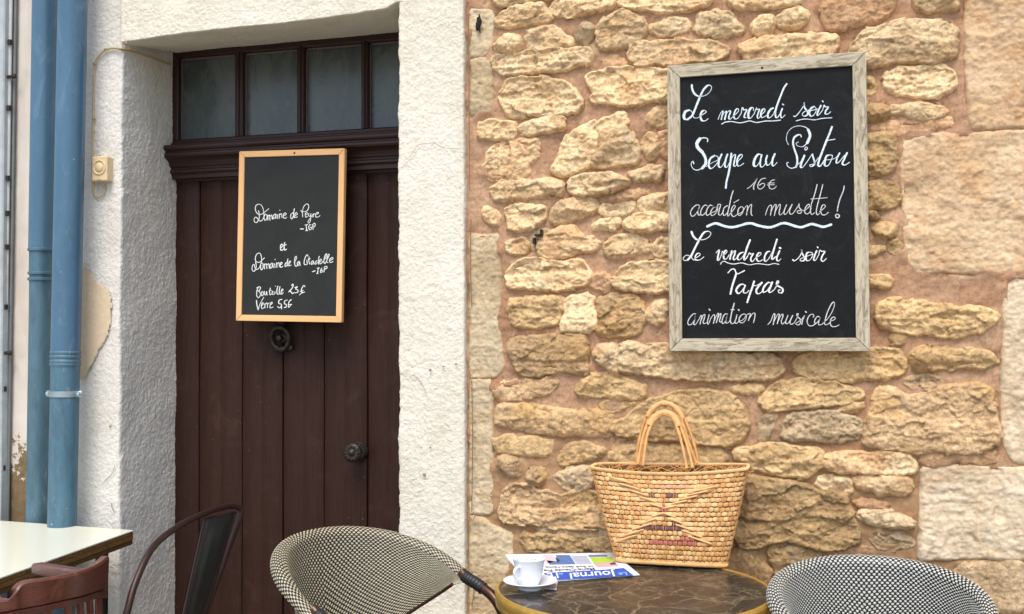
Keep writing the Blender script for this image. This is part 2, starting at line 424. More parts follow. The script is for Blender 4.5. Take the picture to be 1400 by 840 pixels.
c = m.mix(m.ramp(m.noise(5, 5, .7, 1), [(.35, 0.0), (.75, 1.0)]), srgb('141516'), srgb('1b1d1e'))
c = m.mix(m.ramp(m.noise(9, 6, .8, 2), [(.52, 0.0), (.72, .7)]), c, srgb('2a2d2f'))
m.color(c); M_BOARD = m.m
m = NM('blackboard_worn', rough=.65, spec=.2)
c = m.mix(m.ramp(m.noise(5, 5, .7, 1), [(.35, 0.0), (.75, 1.0)]), srgb('282a29'), srgb('323331'))
m.color(c); M_BOARD2 = m.m
def chalk(name, c):
    m = NM(name, rough=.9, spec=.2); c = srgb(c)
    m.color(m.mix(m.ramp(m.noise(300, 3, .7), [(.3, 0.0), (.52, 1.0)]), mul(c, .5), c)); return m.m
M_CHALK = chalk('white_chalk_marker', 'e9ecea'); M_CHALKB = chalk('bluish_chalk_marker', 'd9e6ec'); M_CHALKF = chalk('faint_chalk', 'd2d3d0')
# ------------------------------------------------------------------ ground
def ground_mesh():
    n = 40; xs = np.linspace(-30, 30, n); ys = np.linspace(-40, 3.3, n)
    X, Y = np.meshgrid(xs, ys); V = np.stack([X, Y, 0*X], -1).reshape(-1, 3)
    return V, gridfaces(n, n)
m = NM('street_paving', rough=.85)
c = m.mix(m.noise(3, 5), srgb('a39a8c'), srgb('857c70')); c = m.mix(m.ramp(m.vor(3.3, 'DISTANCE_TO_EDGE', rnd=.6), [(.0, 1.0), (.03, 0.0)]), c, srgb('5c554c'))
m.color(c); m.bump(m.noise(60, 5), .5, .004)
v, fq = ground_mesh(); tag(link('ground', v, fq, m.m, origin=(0, 0, 0)), kind='structure')

# ------------------------------------------------------------------ rubble stone wall, every stone surveyed
REG = {'A': (640, 0, 3.5), 'B': (640, 220, 3.5), 'C': (640, 440, 3.5), 'D': (640, 620, 3.817), 'E': (880, 0, 4.375), 'F': (1160, 0, 4), 'G': (1160, 200, 4),
       'H': (1160, 390, 4), 'I': (1160, 580, 3.23), 'J': (980, 470, 4), 'K': (980, 630, 4), 'L': (780, 530, 2.711), 'P': (0, 0, 1)}
STONES = '''
A c 22 110,-30 125,10 150,18 300,-4 395,-8 395,-30
A c 24 125,90 150,60 215,35 300,15 350,15 365,45 400,75 370,105 280,105 200,122 130,105
A c 22 400,30 440,5 560,-5 690,-5 690,25 640,45 560,60 440,70 400,50
A c 20 125,205 150,175 200,165 240,180 248,205 220,240 180,248 140,235
A c 20 272,180 300,150 400,125 440,130 450,165 500,185 495,215 430,222 340,225 290,232
A g 16 515,150 550,115 590,110 600,150 585,190 560,208 525,185
A c 24 606,135 660,80 730,45 790,75 840,90 850,120 830,180 770,210 660,232 615,205
A c 24 115,285 150,262 240,250 330,240 430,235 560,230 585,260 570,305 500,320 400,340 300,350 180,345 120,330
A c 26 150,450 200,380 290,370 370,365 430,385 490,420 520,455 535,490 520,530 450,548 380,540 330,550 220,555 170,530
A c 26 555,380 590,340 680,325 800,330 950,335 1050,330 1060,440 940,470 860,480 760,500 660,495 590,480 620,440
A p 6 625,280 700,265 750,290 740,320 660,312
A v 6 2,285 60,270 110,290 112,440 108,540 2,545
A v 6 2,40 105,42 116,110 108,205 75,262 2,265
A c 20 40,595 90,580 220,575 222,620 210,660 100,665 45,655
A c 22 238,605 290,585 380,565 440,555 455,585 455,605 380,620 290,635 245,635
A c 18 75,740 110,700 180,675 290,668 325,680 330,750 285,775 285,855 70,858
A c 26 390,800 450,715 455,665 530,610 640,575 740,543 765,580 740,600 660,610 620,650 600,740 560,800 480,835 410,830
A c 22 605,750 628,655 662,618 740,612 780,645 800,690 815,740 790,770 700,790 640,800 585,800
A y 14 830,660 870,635 900,665 908,720 880,770 850,740
A c 16 855,560 900,520 950,510 1000,510 1000,600 920,605 880,590
A p 16 905,640 950,625 1000,625 1000,755 950,755 915,730
B c 18 770,55 820,35 905,25 930,45 905,85 850,90 780,80
B c 24 95,140 130,105 220,95 350,90 430,100 450,125 430,160 340,178 200,185 120,185
B c 24 475,115 510,85 580,65 700,65 760,80 765,105 720,130 640,155 560,165 500,150
B p 12 680,180 720,155 800,140 860,145 830,170 760,185 700,195
B c 22 820,190 850,165 950,155 1000,155 1000,245 940,250 850,245 825,225
B c 14 65,235 95,225 130,245 140,270 128,305 90,275
B c 20 170,240 200,215 290,210 365,215 370,260 350,300 300,325 230,335 180,310
B c 24 398,250 430,195 500,170 560,175 610,200 620,225 560,255 480,285 420,300 395,285
B c 14 620,235 650,215 730,205 785,205 780,235 720,252 640,255
B c 16 595,305 640,275 700,265 725,275 725,300 660,315 605,322
B c 22 755,290 790,260 870,255 960,260 1000,270 1000,325 900,335 790,340 755,325
B c 20 165,385 200,375 260,370 290,410 280,445 220,435 175,410
B c 24 335,430 350,390 390,350 430,320 500,315 520,340 600,370 625,400 600,430 500,440 410,465 350,450
B g 8 318,335 372,326 372,358 332,398 302,430 292,398
B c 22 650,405 690,370 760,360 830,360 860,390 850,430 790,445 720,460 665,445
B c 18 885,405 920,375 960,365 1010,365 1010,440 930,450 890,435
B c 26 180,545 220,490 300,475 400,475 460,490 540,465 570,510 585,550 560,590 460,615 300,612 200,600
B p 14 580,590 600,550 640,540 670,560 680,590 660,615 600,612
B c 26 690,590 720,545 750,500 850,490 950,485 1010,485 1010,615 880,622 760,610
B t 24 180,700 200,655 300,650 458,650 452,720 420,790 300,795 210,780
B c 26 432,800 460,720 472,650 590,640 606,720 596,810 480,820
B y 22 610,660 700,635 790,650 830,690 835,750 820,830 700,845 604,825 618,740
B c 20 850,740 870,690 900,665 945,670 950,720 930,780 890,788 855,770
P v 7 640,320 680,320 683,350 684,440 686,506 675,517 640,518
P v 6 640,520 671,519 671,600 672,700 668,704 640,704
P v 6 640,707 660,710 672,718 698,732 700,760 697,800 695,860 640,860
C y 24 180,130 205,85 300,80 400,75 480,65 560,60 572,120 570,245 520,250 440,240 350,255 240,245 215,180
C c 18 605,150 625,110 690,105 715,120 712,180 705,235 680,230 640,200 610,180
P c 26 846,474 862,470 883,476 905,470 925,478 960,480 1000,484 1040,486 1066,490 1072,505 1062,516 1040,520 990,518 950,519 915,517 880,510 850,506 845,490
C y 16 125,330 150,295 240,290 330,285 410,270 425,300 380,340 280,365 180,372 130,360
C t 18 510,345 530,300 580,265 650,250 720,265 800,290 845,320 835,360 760,370 680,365 600,345 545,350
C t 12 635,400 680,385 760,385 790,395 740,415 680,428 640,420
C y 22 125,430 160,395 280,405 400,420 560,430 680,445 685,500 670,540 560,545 430,540 340,530 260,525 140,500
C t 9 120,580 160,545 280,555 400,565 415,600 390,640 300,640 200,635 140,620
C t 16 430,680 450,630 490,595 560,580 620,610 650,620 620,650 540,665 470,685
C y 12 140,640 240,655 250,700 240,745 190,745 140,700
C y 12 270,740 300,705 350,705 375,740 350,785 290,770
C g 20 410,745 440,715 520,705 590,705 605,750 580,790 520,810 450,795 425,770
C y 12 690,620 720,590 780,570 800,590 810,630 750,640
L t 26 155,150 230,95 270,60 400,20 500,10 570,20 650,80 660,150 640,190 590,215 480,205 300,190 180,180
L t 8 130,255 220,205 330,222 470,222 560,240 580,260 560,285 400,300 200,290
D y 24 180,210 260,165 330,175 330,205 400,200 500,230 600,190 690,220 760,260 780,380 600,385 480,385 350,370 200,370 160,320 175,260
D t 16 260,450 300,425 400,430 520,440 590,460 600,510 540,520 400,525 300,500
D t 12 605,450 700,445 800,460 820,525 690,525 612,505
D g 7 330,400 440,385 600,395 780,400 780,435 600,440 460,420
E c 24 -150,-30 -140,25 20,45 70,68 180,60 300,45 380,15 400,-30
E c 22 500,10 560,45 680,45 820,30 930,10 935,-40 500,-40
E c 18 20,150 60,130 150,115 235,100 275,150 260,180 150,190 60,195
E c 26 -90,270 -60,245 60,250 240,235 420,235 480,270 500,310 460,350 350,365 180,380 30,385 -60,370 -95,330
E c 20 300,195 320,110 350,70 460,65 520,80 540,120 590,155 600,180 560,200 420,205
E c 16 640,150 680,115 770,95 775,130 745,190 700,210 650,180
E c 18 800,110 860,60 920,50 990,70 970,120 910,170 850,160 810,145
E c 24 570,270 640,235 760,215 900,205 1080,205 1150,215 1165,260 1150,300 1100,370 600,370 590,310
P p 22 1122,18 1128,-12 1225,-12 1222,8 1205,25 1180,34 1150,37 1135,38 1126,28
F c 28 10,275 90,165 130,160 260,115 380,110 520,100 590,160 600,230 590,310 470,335 370,330 230,340 100,350 0,350
F y 20 360,-20 370,30 410,50 500,55 590,40 600,-20
F c 24 185,405 260,370 340,375 430,360 530,360 570,400 580,440 550,490 480,515 340,515 200,480
F t 12 60,420 130,415 140,450 130,500 60,500
F t 16 60,580 110,570 200,580 225,610 190,650 100,660 60,640
F c 16 232,592 350,570 480,570 550,600 520,630 400,650 300,622
F p 7 110,690 380,655 560,640 570,680 420,725 200,730
F q 6 650,-30 1020,-30 1020,690 880,694 700,708 662,705 655,500 645,300 640,100
P q 7 1231,205 1236,192 1255,183 1290,180 1330,181 1420,177 1420,372 1370,375 1300,372 1255,375 1238,350 1236,300 1232,250
P t 18 1185,190 1197,184 1218,183 1226,195 1226,210 1222,232 1201,241 1187,238 1175,215
G t 18 90,205 150,195 270,210 285,290 240,320 90,330
G b 12 100,345 158,340 162,400 100,400
G t 14 130,455 170,435 250,430 258,465 230,490 150,490
G t 14 220,520 280,520 300,570 250,595
G t 10 90,555 190,550 160,590 90,600
G t 14 90,720 170,700 230,730 220,760 140,765 95,760
H t 26 150,140 190,90 260,75 370,80 450,110 560,110 700,120 800,150 815,180 780,220 700,250 620,280 480,275 350,265 250,240 170,215
H t 10 215,285 260,265 315,270 300,330 235,320
P t 24 1082,495 1090,487 1120,482 1200,478 1225,480 1238,490 1240,505 1225,515 1205,519 1180,517 1150,518 1130,515 1100,512 1085,505
H t 24 335,385 380,360 480,350 650,345 770,355 810,390 800,430 700,450 580,465 450,470 380,460
H y 12 310,530 360,500 450,495 510,520 500,560 440,590 350,570
P y 30 1183,610 1182,590 1190,570 1198,535 1220,532 1240,545 1262,538 1285,530 1320,525 1352,528 1358,545 1362,570 1366,590 1361,612 1330,618 1280,618 1240,616 1205,615
P w 6 1374,378 1420,376 1420,634 1388,634 1374,612 1370,560 1372,470
P w 8 1260,640 1300,637 1360,638 1378,640 1420,640 1420,768 1340,765 1290,766 1257,768 1258,700
P g 8 1300,774 1420,772 1420,835 1360,838 1330,822
P p 8 1262,619 1300,621 1360,617 1358,633 1300,634 1264,636
P c 20 1128,628 1145,622 1200,622 1240,622 1254,632 1252,645 1230,648 1150,645 1130,640
I c 18 20,250 60,235 200,235 270,250 280,290 230,310 150,310 60,290
I p 10 20,345 80,335 170,360 180,380 100,378 40,372
I g 22 35,400 70,380 160,385 260,410 300,452 260,462 150,450 60,440
I g 14 75,464 160,472 270,500 290,540 180,555 110,540
J t 10 75,245 130,230 240,230 245,260 160,268 90,262
J t 24 235,320 280,250 330,215 500,200 650,215 780,250 805,290 780,305 600,340 400,360 260,362
J t 12 670,368 710,340 800,318 805,345 760,370 690,378
J g 12 220,500 250,420 300,375 320,400 290,490 240,555 225,530
J g 20 355,520 370,440 400,400 520,385 660,384 690,394 770,410 800,440 785,520 700,530 600,535 450,530
J t 24 90,590 150,575 300,560 440,570 575,590 575,640 540,690 500,735 400,735 300,705 180,676 100,640
J c 16 535,770 560,735 640,735 735,745 730,800 700,825 620,805 560,790
K b 30 110,100 180,78 300,98 450,130 540,160 640,180 700,205 735,270 745,330 770,410 765,450 680,480 560,490 480,455 400,430 300,440 200,470 110,450 80,300
K b 14 265,500 290,466 440,460 560,500 570,530 500,560 440,580 380,650 330,640 300,560
K b 8 60,560 110,485 200,495 240,560 310,620 280,680 140,630 60,610
K p 6 620,500 740,492 850,480 850,505 740,515 640,520
'''
XL, XR = -0.948, 2.0
stone_wall = empty('stone_wall', (0.5, 2.95, 0), 'rubble stone wall of cream and ochre limestone in orange mortar behind the round marble table', 'wall')
def chaikin(P, n=2, w=.22):
    for _ in range(n):
        Q = np.roll(P, -1, 0); P = np.stack([(1-w)*P+w*Q, w*P+(1-w)*Q], 1).reshape(-1, 2)
    return P
polys = []
for ln in STONES.strip().splitlines():
    q = ln.split(); ox, oy, sc_ = REG[q[0]]
    pts = []
    for t in q[3:]:
        a, b = t.split(','); w = onY(ox+float(a)/sc_, oy+float(b)/sc_, 2.885); pts.append((w[0], w[2]))
    polys.append((q[1], float(q[2])/1000, chaikin(np.array(pts), 1, .07 if q[1] in 'qwv' else .20), True))
def in_view(x, z):
    d = np.array([x, 2.9, z])-CAM; zz = d@_f
    px, py = 700+F_PX*(d@_r)/zz, 420-F_PX*(d@_u)/zz
    return px, py
# stones that continue the coursing below, above and to the right of the surveyed part
z = 0.02
rw = random.Random(5)
while z < 2.95:
    h = rw.uniform(.07, .15); x = XL+.03
    while x < XR-.05:
        w = rw.uniform(.12, .34); n = 18
        cx, cz = x+w/2, z+h/2
        corners = [in_view(cx+sx*w/2, cz+sz*h/2) for sx in (-1, 0, 1) for sz in (-1, 1)]
        if all(p[1] > 868 or p[1] < -34 or p[0] > 1426 for p in corners):
            pts = []
            for k in range(n):
                a = 2*math.pi*k/n; ca, sa = math.cos(a), math.sin(a); e = .55
                pts.append((cx+(w/2-.006)*math.copysign(abs(ca)**e, ca)*rw.uniform(.9, 1.03), cz+(h/2-.004)*math.copysign(abs(sa)**e, sa)*rw.uniform(.85, 1.04)))
            polys.append((rw.choice('ctyctb'), rw.uniform(.012, .026), np.array(pts), False))
        x += w+rw.uniform(.005, .02)
    z += h+.006
# mortar bed as one relief
fx = np.concatenate([np.arange(XL, .60, .006), np.arange(.60, XR+.001, .03)])
fz = np.concatenate([np.arange(-.02, .52, .03), np.arange(.52, 2.30, .006), np.arange(2.30, 3.05, .03)])
MX, MZ = np.meshgrid(fx, fz)
def mortar_level(x, z):
    return .006*fbm(x*7, z*9, 3, 3)+.003*fbm(x*22, z*26, 8, 3)+.0022*ridged(x*45+z*8, z*60, 5, 3)+.0014*chips(x*70, z*80, 4)+.0018*fbm(x*130, z*130, 9, 2)
ML = mortar_level(MX, MZ)       # + = towards the street
near = np.full(MX.shape, -1.0)
for kind, H, P, seen in polys:
    x0, z0 = P.min(0)-.05; x1, z1 = P.max(0)+.05
    i0, i1 = np.searchsorted(fx, [x0, x1]); j0, j1 = np.searchsorted(fz, [z0, z1])
    if i1 <= i0 or j1 <= j0: continue
    sl_ = (slice(j0, j1), slice(i0, i1))
    near[sl_] = np.maximum(near[sl_], polysdf(MX[sl_], MZ[sl_], P))
# little pinning stones packed into the wide joints
gi, gj = np.meshgrid(np.arange(0, len(fx)), np.arange(0, len(fz))); pick = []
nn_ = np.where((MX > XL+.03) & (MX < .56) & (MZ > .56) & (MZ < 2.2), near, 1.0).copy()
rf = random.Random(21)
for _ in range(95):
    k_ = int(np.argmin(nn_)); j_, i_ = divmod(k_, nn_.shape[1]); dd_ = -nn_[j_, i_]
    if dd_ < .0085: break
    cx, cz = fx[i_], fz[j_]; px_, py_ = in_view(cx, cz)
    nn_[np.hypot(MX-cx, MZ-cz) < max(.022, dd_*1.6)] = 1.0
    if 915 < px_ < 1183 and 75 < py_ < 478: continue
    if rf.random() < .25: continue
    w, h = dd_*rf.uniform(.8, 1.7)+.004, dd_*rf.uniform(.55, .85)
    pts = [(cx+w*math.cos(2*math.pi*q/9)*rf.uniform(.75, 1.1), cz+h*math.sin(2*math.pi*q/9)*rf.uniform(.75, 1.1)) for q in range(9)]
    P_ = np.array(pts); polys.append((rf.choice('ctpyt'), rf.uniform(.009, .014), P_, True))
    near = np.maximum(near, polysdf(MX, MZ, P_))
ML = ML+(.001+.008*vnoise(MX*19, MZ*23, 41))*np.exp(-np.clip(-near, 0, 1)/.012)-.0055*sst(-.1, .45, vnoise(MX*11, MZ*14, 71))*np.exp(-((near+.001)/.0045)**2)-.035*sst(.010, .018, near)
V = np.stack([MX, 2.90-ML, MZ], -1).reshape(-1, 3)
link('mortar', V, gridfaces(len(fz), len(fx)), M_MORTAR, stone_wall, origin=(0.5, 2.95, 0))
def stone(kind, H, P, seen, k):
    step = .0028 if seen else .012
    x0, z0 = P.min(0)-.012; x1, z1 = P.max(0)+.012
    x0, x1 = max(x0, XL-.004), min(x1, XR)
    xs, zs = np.arange(x0, x1, step), np.arange(z0, z1, step)
    X, Z = np.meshgrid(xs, zs)
    jag = .35 if kind in 'qwv' else 1.0
    d = polysdf(X, Z, P)+.0085*jag+jag*(.0050*fbm(X*45, Z*45, 50+k, 3)+.0045*chips(X*30, Z*34, 44+k)+.004*vnoise(X*17, Z*17, 90+k))
    s = random.Random(100+k); flat = kind in 'qwv' or H < .0105
    rr = .0035 if kind in 'qwv' else s.uniform(.0035, .008)
    prof = 1-np.exp(-np.clip(d, 0, 1)/rr)
    big = math.sqrt((x1-x0)*(z1-z0))
    if flat:
        rel = .004*fbm(X*9, Z*9, k, 3)+.0022*ridged(X*38, Z*38, k+3, 4)
        if kind in 'qw':
            g = vnoise(X*26+.8*Z, Z*9, 11+k); rel = rel-.0045*sst(.28, .6, g)-.004*sst(.45, .7, fbm(X*16, Z*16, 21+k, 3))+.0035*sst(.3, .6, fbm(X*12, Z*15, 31+k, 3))
        rel = rel+.001*fbm(X*140, Z*140, k+9, 3)
    else:
        rel = np.full(X.shape, 1.0)
        K = max(4, int((x1-x0)*(z1-z0)/.0016)); K = min(K, 16)
        for q in range(K):          # chipped facets
            cx, cz = s.uniform(x0, x1), s.uniform(z0, z1); gx, gz = s.gauss(0, .26), s.gauss(0, .30)
            a = s.uniform(.0, .012)
            wx = .006*vnoise(X*30, Z*30, k+q)
            rel = np.minimum(rel, a+.25*(np.abs(X-cx)*0)+gx*(X-cx+wx)+gz*(Z-cz)+.9*np.hypot(X-cx, Z-cz)*.12)
        rel = np.clip(rel, -.011, .012)
        wx_, wz_ = X+.010*fbm(X*28, Z*28, k+61, 3), Z+.008*fbm(X*30, Z*30, k+62, 3)
        rel = rel+.0050*fbm(X*18, Z*24, k, 3)+.0076*chips(wx_*15, wz_*30, k+5)+.0030*chips(wx_*42+3, wz_*66, k+6)+.0018*chips(X*105, Z*125, k+7)+.0012*ridged(X*40+.5*Z, Z*60, k+3, 3)+.0010*fbm(X*200, Z*200, k+9, 2)
        rel = rel-.005*sst(.35, .55, fbm(X*30, Z*44, k+77, 3))
        if H > .022 and (x1-x0) > .12:      # a bedding ledge on the large ones
            zz = z0+(z1-z0)*s.uniform(.35, .6)+.012*vnoise(X*9, X*0, k+5); rel = rel+.006*sst(-.004, .004, Z-zz)*s.choice((1, -1))-.003
    rel = rel*(.25+.75*sst(0, .014, d))
    rel = rel*(1 if flat else s.uniform(.62, 1.12))
    y = mortar_level(X, Z)*.7+prof*(H*1.15+rel)-.030*sst(0, .006, -d)-.001
    keep = d > -.007
    c = keep[:-1, :-1] & keep[1:, :-1] & keep[:-1, 1:] & keep[1:, 1:]
    q = gridfaces(len(zs), len(xs), c)
    if len(q) < 4: return
    V = np.stack([X, 2.90-y, Z], -1).reshape(-1, 3)
    V, q = compact(V, q)
    link('stone', V, q, M_ST[kind], stone_wall, origin=((x0+x1)/2, 2.89, (z0+z1)/2))
for k, (kind, H, P, seen) in enumerate(polys): stone(kind, H, P, seen, k)
b = MB(); b.box(XL+.001, 2.96, -.1, XR, 3.35, 3.02); b.build('wall_core', M_DARK, stone_wall)
# iron stub and put-log hole
b = MB()
for (px, py, w, h) in ((736, 322, 8, 3), (731, 330, 3, 9), (741, 318, 3, 8)):
    c = onY(px, py, 2.885); b.box(c[0]-w*.001, 2.872, c[2]-h*.001, c[0]+w*.001, 2.90, c[2]+h*.001, .0008)
b.build('iron_stub', M_IRON, stone_wall)
c = onY(655, 33, 2.885)
b = MB(); b.lathe([(0, .004), (.006, .0035), (.010, 0), (.011, -.004)], (0, 0, 0), (0, -1, 0), 14)
b.v = [((x+.30*z*math.sin(z*700))*.75+c[0]+.002*math.sin(z*350), y+2.8785, z*(2.2+.5*math.sin(x*500))+c[2]) for x, y, z in b.v]; b.build('putlog_hole', M_DARK, stone_wall)

# ------------------------------------------------------------------ plastered door surround
house = empty('house_front', (-1.6, 3.2, 0), 'white rough rendered house front with brown plank door beside blue drainpipes', 'house')
def render_relief(a, b, s=0):
    return .0030*fbm(a*7, b*7, 200+s, 2)+.0009*fbm(a*55+.3*b, b*48, 210+s, 2)+.0019*np.abs(vnoise(a*120, b*105, 220+s))+.0006*fbm(a*210, b*210, 230+s, 2)
def sweep_surface(name, path, hs, mt, seed=0, edge=None, zlo=None, flip=False):
    """horizontal profile path [(x,y)] swept upward over heights hs, displaced outward"""
    P = np.array(path); L = np.r_[0, np.cumsum(np.hypot(*np.diff(P, axis=0).T))]
    n = int(L[-1]/.0045); t = np.linspace(0, L[-1], n)
    X = np.interp(t, L, P[:, 0]); Y = np.interp(t, L, P[:, 1])
    for _ in range(3):
        X[1:-1] = (X[:-2]+X[1:-1]*2+X[2:])/4; Y[1:-1] = (Y[:-2]+Y[1:-1]*2+Y[2:])/4
    tx, ty = np.gradient(X), np.gradient(Y); l = np.hypot(tx, ty); nx, ny = ty/l, -tx/l
    T, Z = np.meshgrid(t, hs); h = render_relief(T+seed*3.1, Z, seed)
    W_ = .0055*fbm(Z*7, Z*0+seed, 55+seed, 3)+.0032*fbm(Z*30, Z*0+seed, 75+seed, 2)
    XX = X[None, :]+nx[None, :]*h+(W_ if edge else 0)*edge_w(X, Y, edge)[None, :] if edge else X[None, :]+nx[None, :]*h
    YY = Y[None, :]+ny[None, :]*h
    V = np.stack([XX, YY, Z], -1).reshape(-1, 3)
    return link(name, V, gridfaces(len(hs), n, flip=flip), mt, house)
def edge_w(X, Y, e): return np.exp(-np.abs(X-e)/.025)*np.exp(-np.abs(Y-2.88)/.025)
YP = 2.875
hs = np.arange(0, 3.0, .0045)
sweep_surface('left_door_jamb', [(-2.36, 2.95), (-2.355, 2.887), (-2.067, 2.885), (-2.070, 3.28)], hs, M_PL_COOL_LIGHT, 1, edge=-2.067)
sweep_surface('right_door_jamb', [(-1.155, 3.28), (-1.141, YP), (-.9445, YP), (-.946, 2.93)], hs, M_PL, 2, edge=-1.141)
# lintel: front face then soffit
xs = np.arange(-2.056, -1.105, .0045)
ze = np.interp(xs, [-2.055, -1.777, -1.488, -1.29, -1.177, -1.149, -1.1], [2.2355, 2.249, 2.250, 2.256, 2.267, 2.284, 2.284])+.002*fbm(xs*30, xs*0, 4, 3)
Rz, Ry = [], []
zt = 3.0; rows = []
nf, ns = 170, 90
for k in range(nf): rows.append((k/(nf-1), 0))
for k in range(1, ns): rows.append((1, k/(ns-1)))
V = np.zeros((len(rows), len(xs), 3))
yf = 2.868+.0095*sst(-1.27, -1.145, xs)
for i, (a, b_) in enumerate(rows):
    z_ = zt+(ze-zt)*(a**.8); y_ = yf+(3.25-yf)*b_; z_ = z_+(2.292-ze)*b_
    hh = render_relief(xs+6.2, z_, 2)
    if b_ == 0: V[i] = np.stack([xs, y_-hh, z_+(hh*.6 if a == 1 else 0)], -1)
    else:
        h2 = render_relief(xs+6.2, y_, 3)*.7; V[i] = np.stack([xs, y_-hh*0, z_-h2*min(1, b_*12)], -1)
link('lintel', V.reshape(-1, 3), gridfaces(len(rows), len(xs), flip=True), M_PL, house)
b = MB(); b.box(-2.0575, 2.872, 2.238, -2.0555, 2.95, 3.0); b.build('lintel_end', M_PL, house)
# core behind the render so that no light leaks
b = MB(); b.box(-2.37, 2.955, -.1, -2.082, 3.6, 3.02); b.box(-1.135, 2.955, -.1, XL-.002, 3.6, 3.02); b.box(-2.08, 2.955, 2.312, -1.137, 3.6, 3.02); b.box(-2.45, 3.6, -.1, -.9, 3.7, 3.02)
b.build('wall_core', M_ROOM, house)
# bare patch where the render has come away, beside the drainpipe
pp = [onY(x, y, 2.885) for x, y in ((112, 362), (122, 366), (133, 384), (146, 392), (154, 402), (154, 430), (152, 446), (148, 462), (140, 474), (132, 492), (124, 505), (116, 521), (108, 520), (106, 440))]
P = chaikin(np.array([(q[0], q[2]) for q in pp]), 2)
x0, z0 = P.min(0)-.01; x1, z1 = P.max(0)+.01
X, Z = np.meshgrid(np.arange(x0, x1, .004), np.arange(z0, z1, .004)); d = polysdf(X, Z, P)+.004*fbm(X*60, Z*60, 3, 3)
y = 2.885-.0022-.0015*sst(0, .004, d)-.0008*fbm(X*40, Z*40, 4, 3)-render_relief(X*0+.5, Z*0, 1)*0-.0028*sst(0, .003, d)
k = d > 0; c = k[:-1, :-1] & k[1:, :-1] & k[:-1, 1:] & k[1:, 1:]
V, q = compact(np.stack([X, y, Z], -1).reshape(-1, 3), gridfaces(X.shape[0], X.shape[1], c)); link('bare_patch', V, q, M_PATCH, house)
def crack(pts, Y, w=.0011, parent=None, mt=None):
    P = spline([onY(x, y, Y) for x, y in pts], 6); P[:, 0] += .0015*np.array([vnoise(np.array([i*.7]), np.array([.0]), 6)[0] for i in range(len(P))])
    P[:, 2] += .0018*np.array([vnoise(np.array([i*.9]), np.array([.5]), 9)[0] for i in range(len(P))])
    r_ = w*(.6+.4*np.sin(np.linspace(0, math.pi, len(P)))); v, f_ = tube(P, r_, 5); return link('crack', v, f_, mt or M_CRACK, parent)
crack([(168, 715), (185, 705), (205, 702), (222, 694), (236, 690)], 2.98, .0008, house)
crack([(139, 664), (146, 655), (153, 648), (157, 636)], 2.8795, .0008, house)
crack([(152, 687), (153, 694), (157, 702)], 2.8795, .0009, house)
crack([(551, 222), (562, 212), (572, 199), (590, 196), (610, 203), (634, 203)], 2.8695, .0006, house)
crack([(550, 511), (563, 513), (573, 519), (580, 533), (586, 545)], 2.8695, .0006, house)
b = MB()
for (px, py, r_) in ((588, 506, .0045), (606, 501, .003), (623, 498, .0035), (580, 649, .005), (588, 612, .003), (172, 489, .004), (150, 583, .004)):
    YY = 2.8675 if px > 400 else 2.878; c = onY(px, py, YY); b.lathe([(0, .0015), (r_*.7, .0012), (r_, -.001)], c, (0, -1, 0), 9)
tag(b.build('old_screw_hole', plain('filled_screw_hole', '9c8a6c', .9), house), kind='stuff')
b = MB()
for (pts) in (([(644, 300), (643, 360), (645, 420)]), ([(645, 520), (646, 600), (645, 700)]), ([(641, 705), (646, 712), (650, 704)]), ([(645, 780), (648, 806), (645, 830)]), ([(640, 20), (641, 120), (642, 260)])):
    b.tube(spline([onY(x, y, 2.884) for x, y in pts], 5), .0013, 6)
b.build('rusty_joint_wire', M_RUST, stone_wall)

# ------------------------------------------------------------------ plank door and window over it
YD = 3.19
door_back = MB(); door_back.box(-2.10, 3.215, 0, -1.12, 3.25, 1.90)
door = door_back.build('door', M_DOOR, house)
edges_px = [236, 272, 331, 386.5, 443, 502, 560]
ex = [-2.085]+[onY(p, 560, YD)[0] for p in edges_px[1:]]; ex += [ex[-1]+.12]; ex[-1] = -1.13 if ex[-1] > -1.13 else ex[-1]
if ex[-1] < -1.14: ex.append(-1.13)
for i in range(len(ex)-1):
    a, c = ex[i]+.0016, ex[i+1]-.0016; mdl = (a+c)/2 if i else None
    prof = [(a, .009), (a+.0005, .003), (a+.003, 0)]
    if mdl: prof += [(mdl-.003, 0), (mdl-.001, .0012), (mdl, .0018), (mdl+.001, .0012), (mdl+.003, 0)]
    prof += [(c-.006, 0), (c-.0045, .0022), (c-.003, 0), (c-.0005, .003), (c, .009)]
    off = [.0, .0015, -.001, .001, -.0005, .0012, 0][i % 7]
    zz = np.linspace(.02, 1.878, 40); V = []; 
    for z_ in zz:
        for (x_, y_) in prof: V.append((x_+.0006*math.sin(z_*9+i), YD+off+y_+.0008*math.sin(z_*3+i*2), z_))
    link('plank', V, gridfaces(len(zz), len(prof)), M_DOOR, door, smooth=False)
# door knob on its rose
c = onY(490.5, 617, YD-.004); dx = np.array(c)
b = MB(); b.lathe([(0, .006), (.012, .006), (.018, .009), (.024, .006), (.027, .008), (.030, .004), (.031, -.004)], dx, (0, -1, 0), 40)
for k in range(16):
    a = 2*math.pi*k/16; p = dx+np.array([.0225*math.cos(a), -.0075, .0225*math.sin(a)]); b.lathe([(0, .004), (.0028, .0028), (.004, 0)], p, (0, -1, 0), 8)
kc = dx+np.array([.0, 0, 0])
b.lathe([(.009, .004), (.008, .03), (.011, .036), (.022, .040), (.029, .046), (.030, .051), (.027, .056), (.020, .059), (.012, .058), (.009, .062), (.004, .065), (0, .0655)], kc, (0, -1, 0), 40)
for k in range(12):
    a = 2*math.pi*k/12; p = kc+np.array([.0205*math.cos(a), -.057, .0205*math.sin(a)]); b.lathe([(0, .0042), (.0035, .0028), (.005, 0)], p, (0, -1, 0), 8)
b.build('door_knob', M_IRON, door, smooth=True)
c = np.array(onY(387, 462, YD-.004))
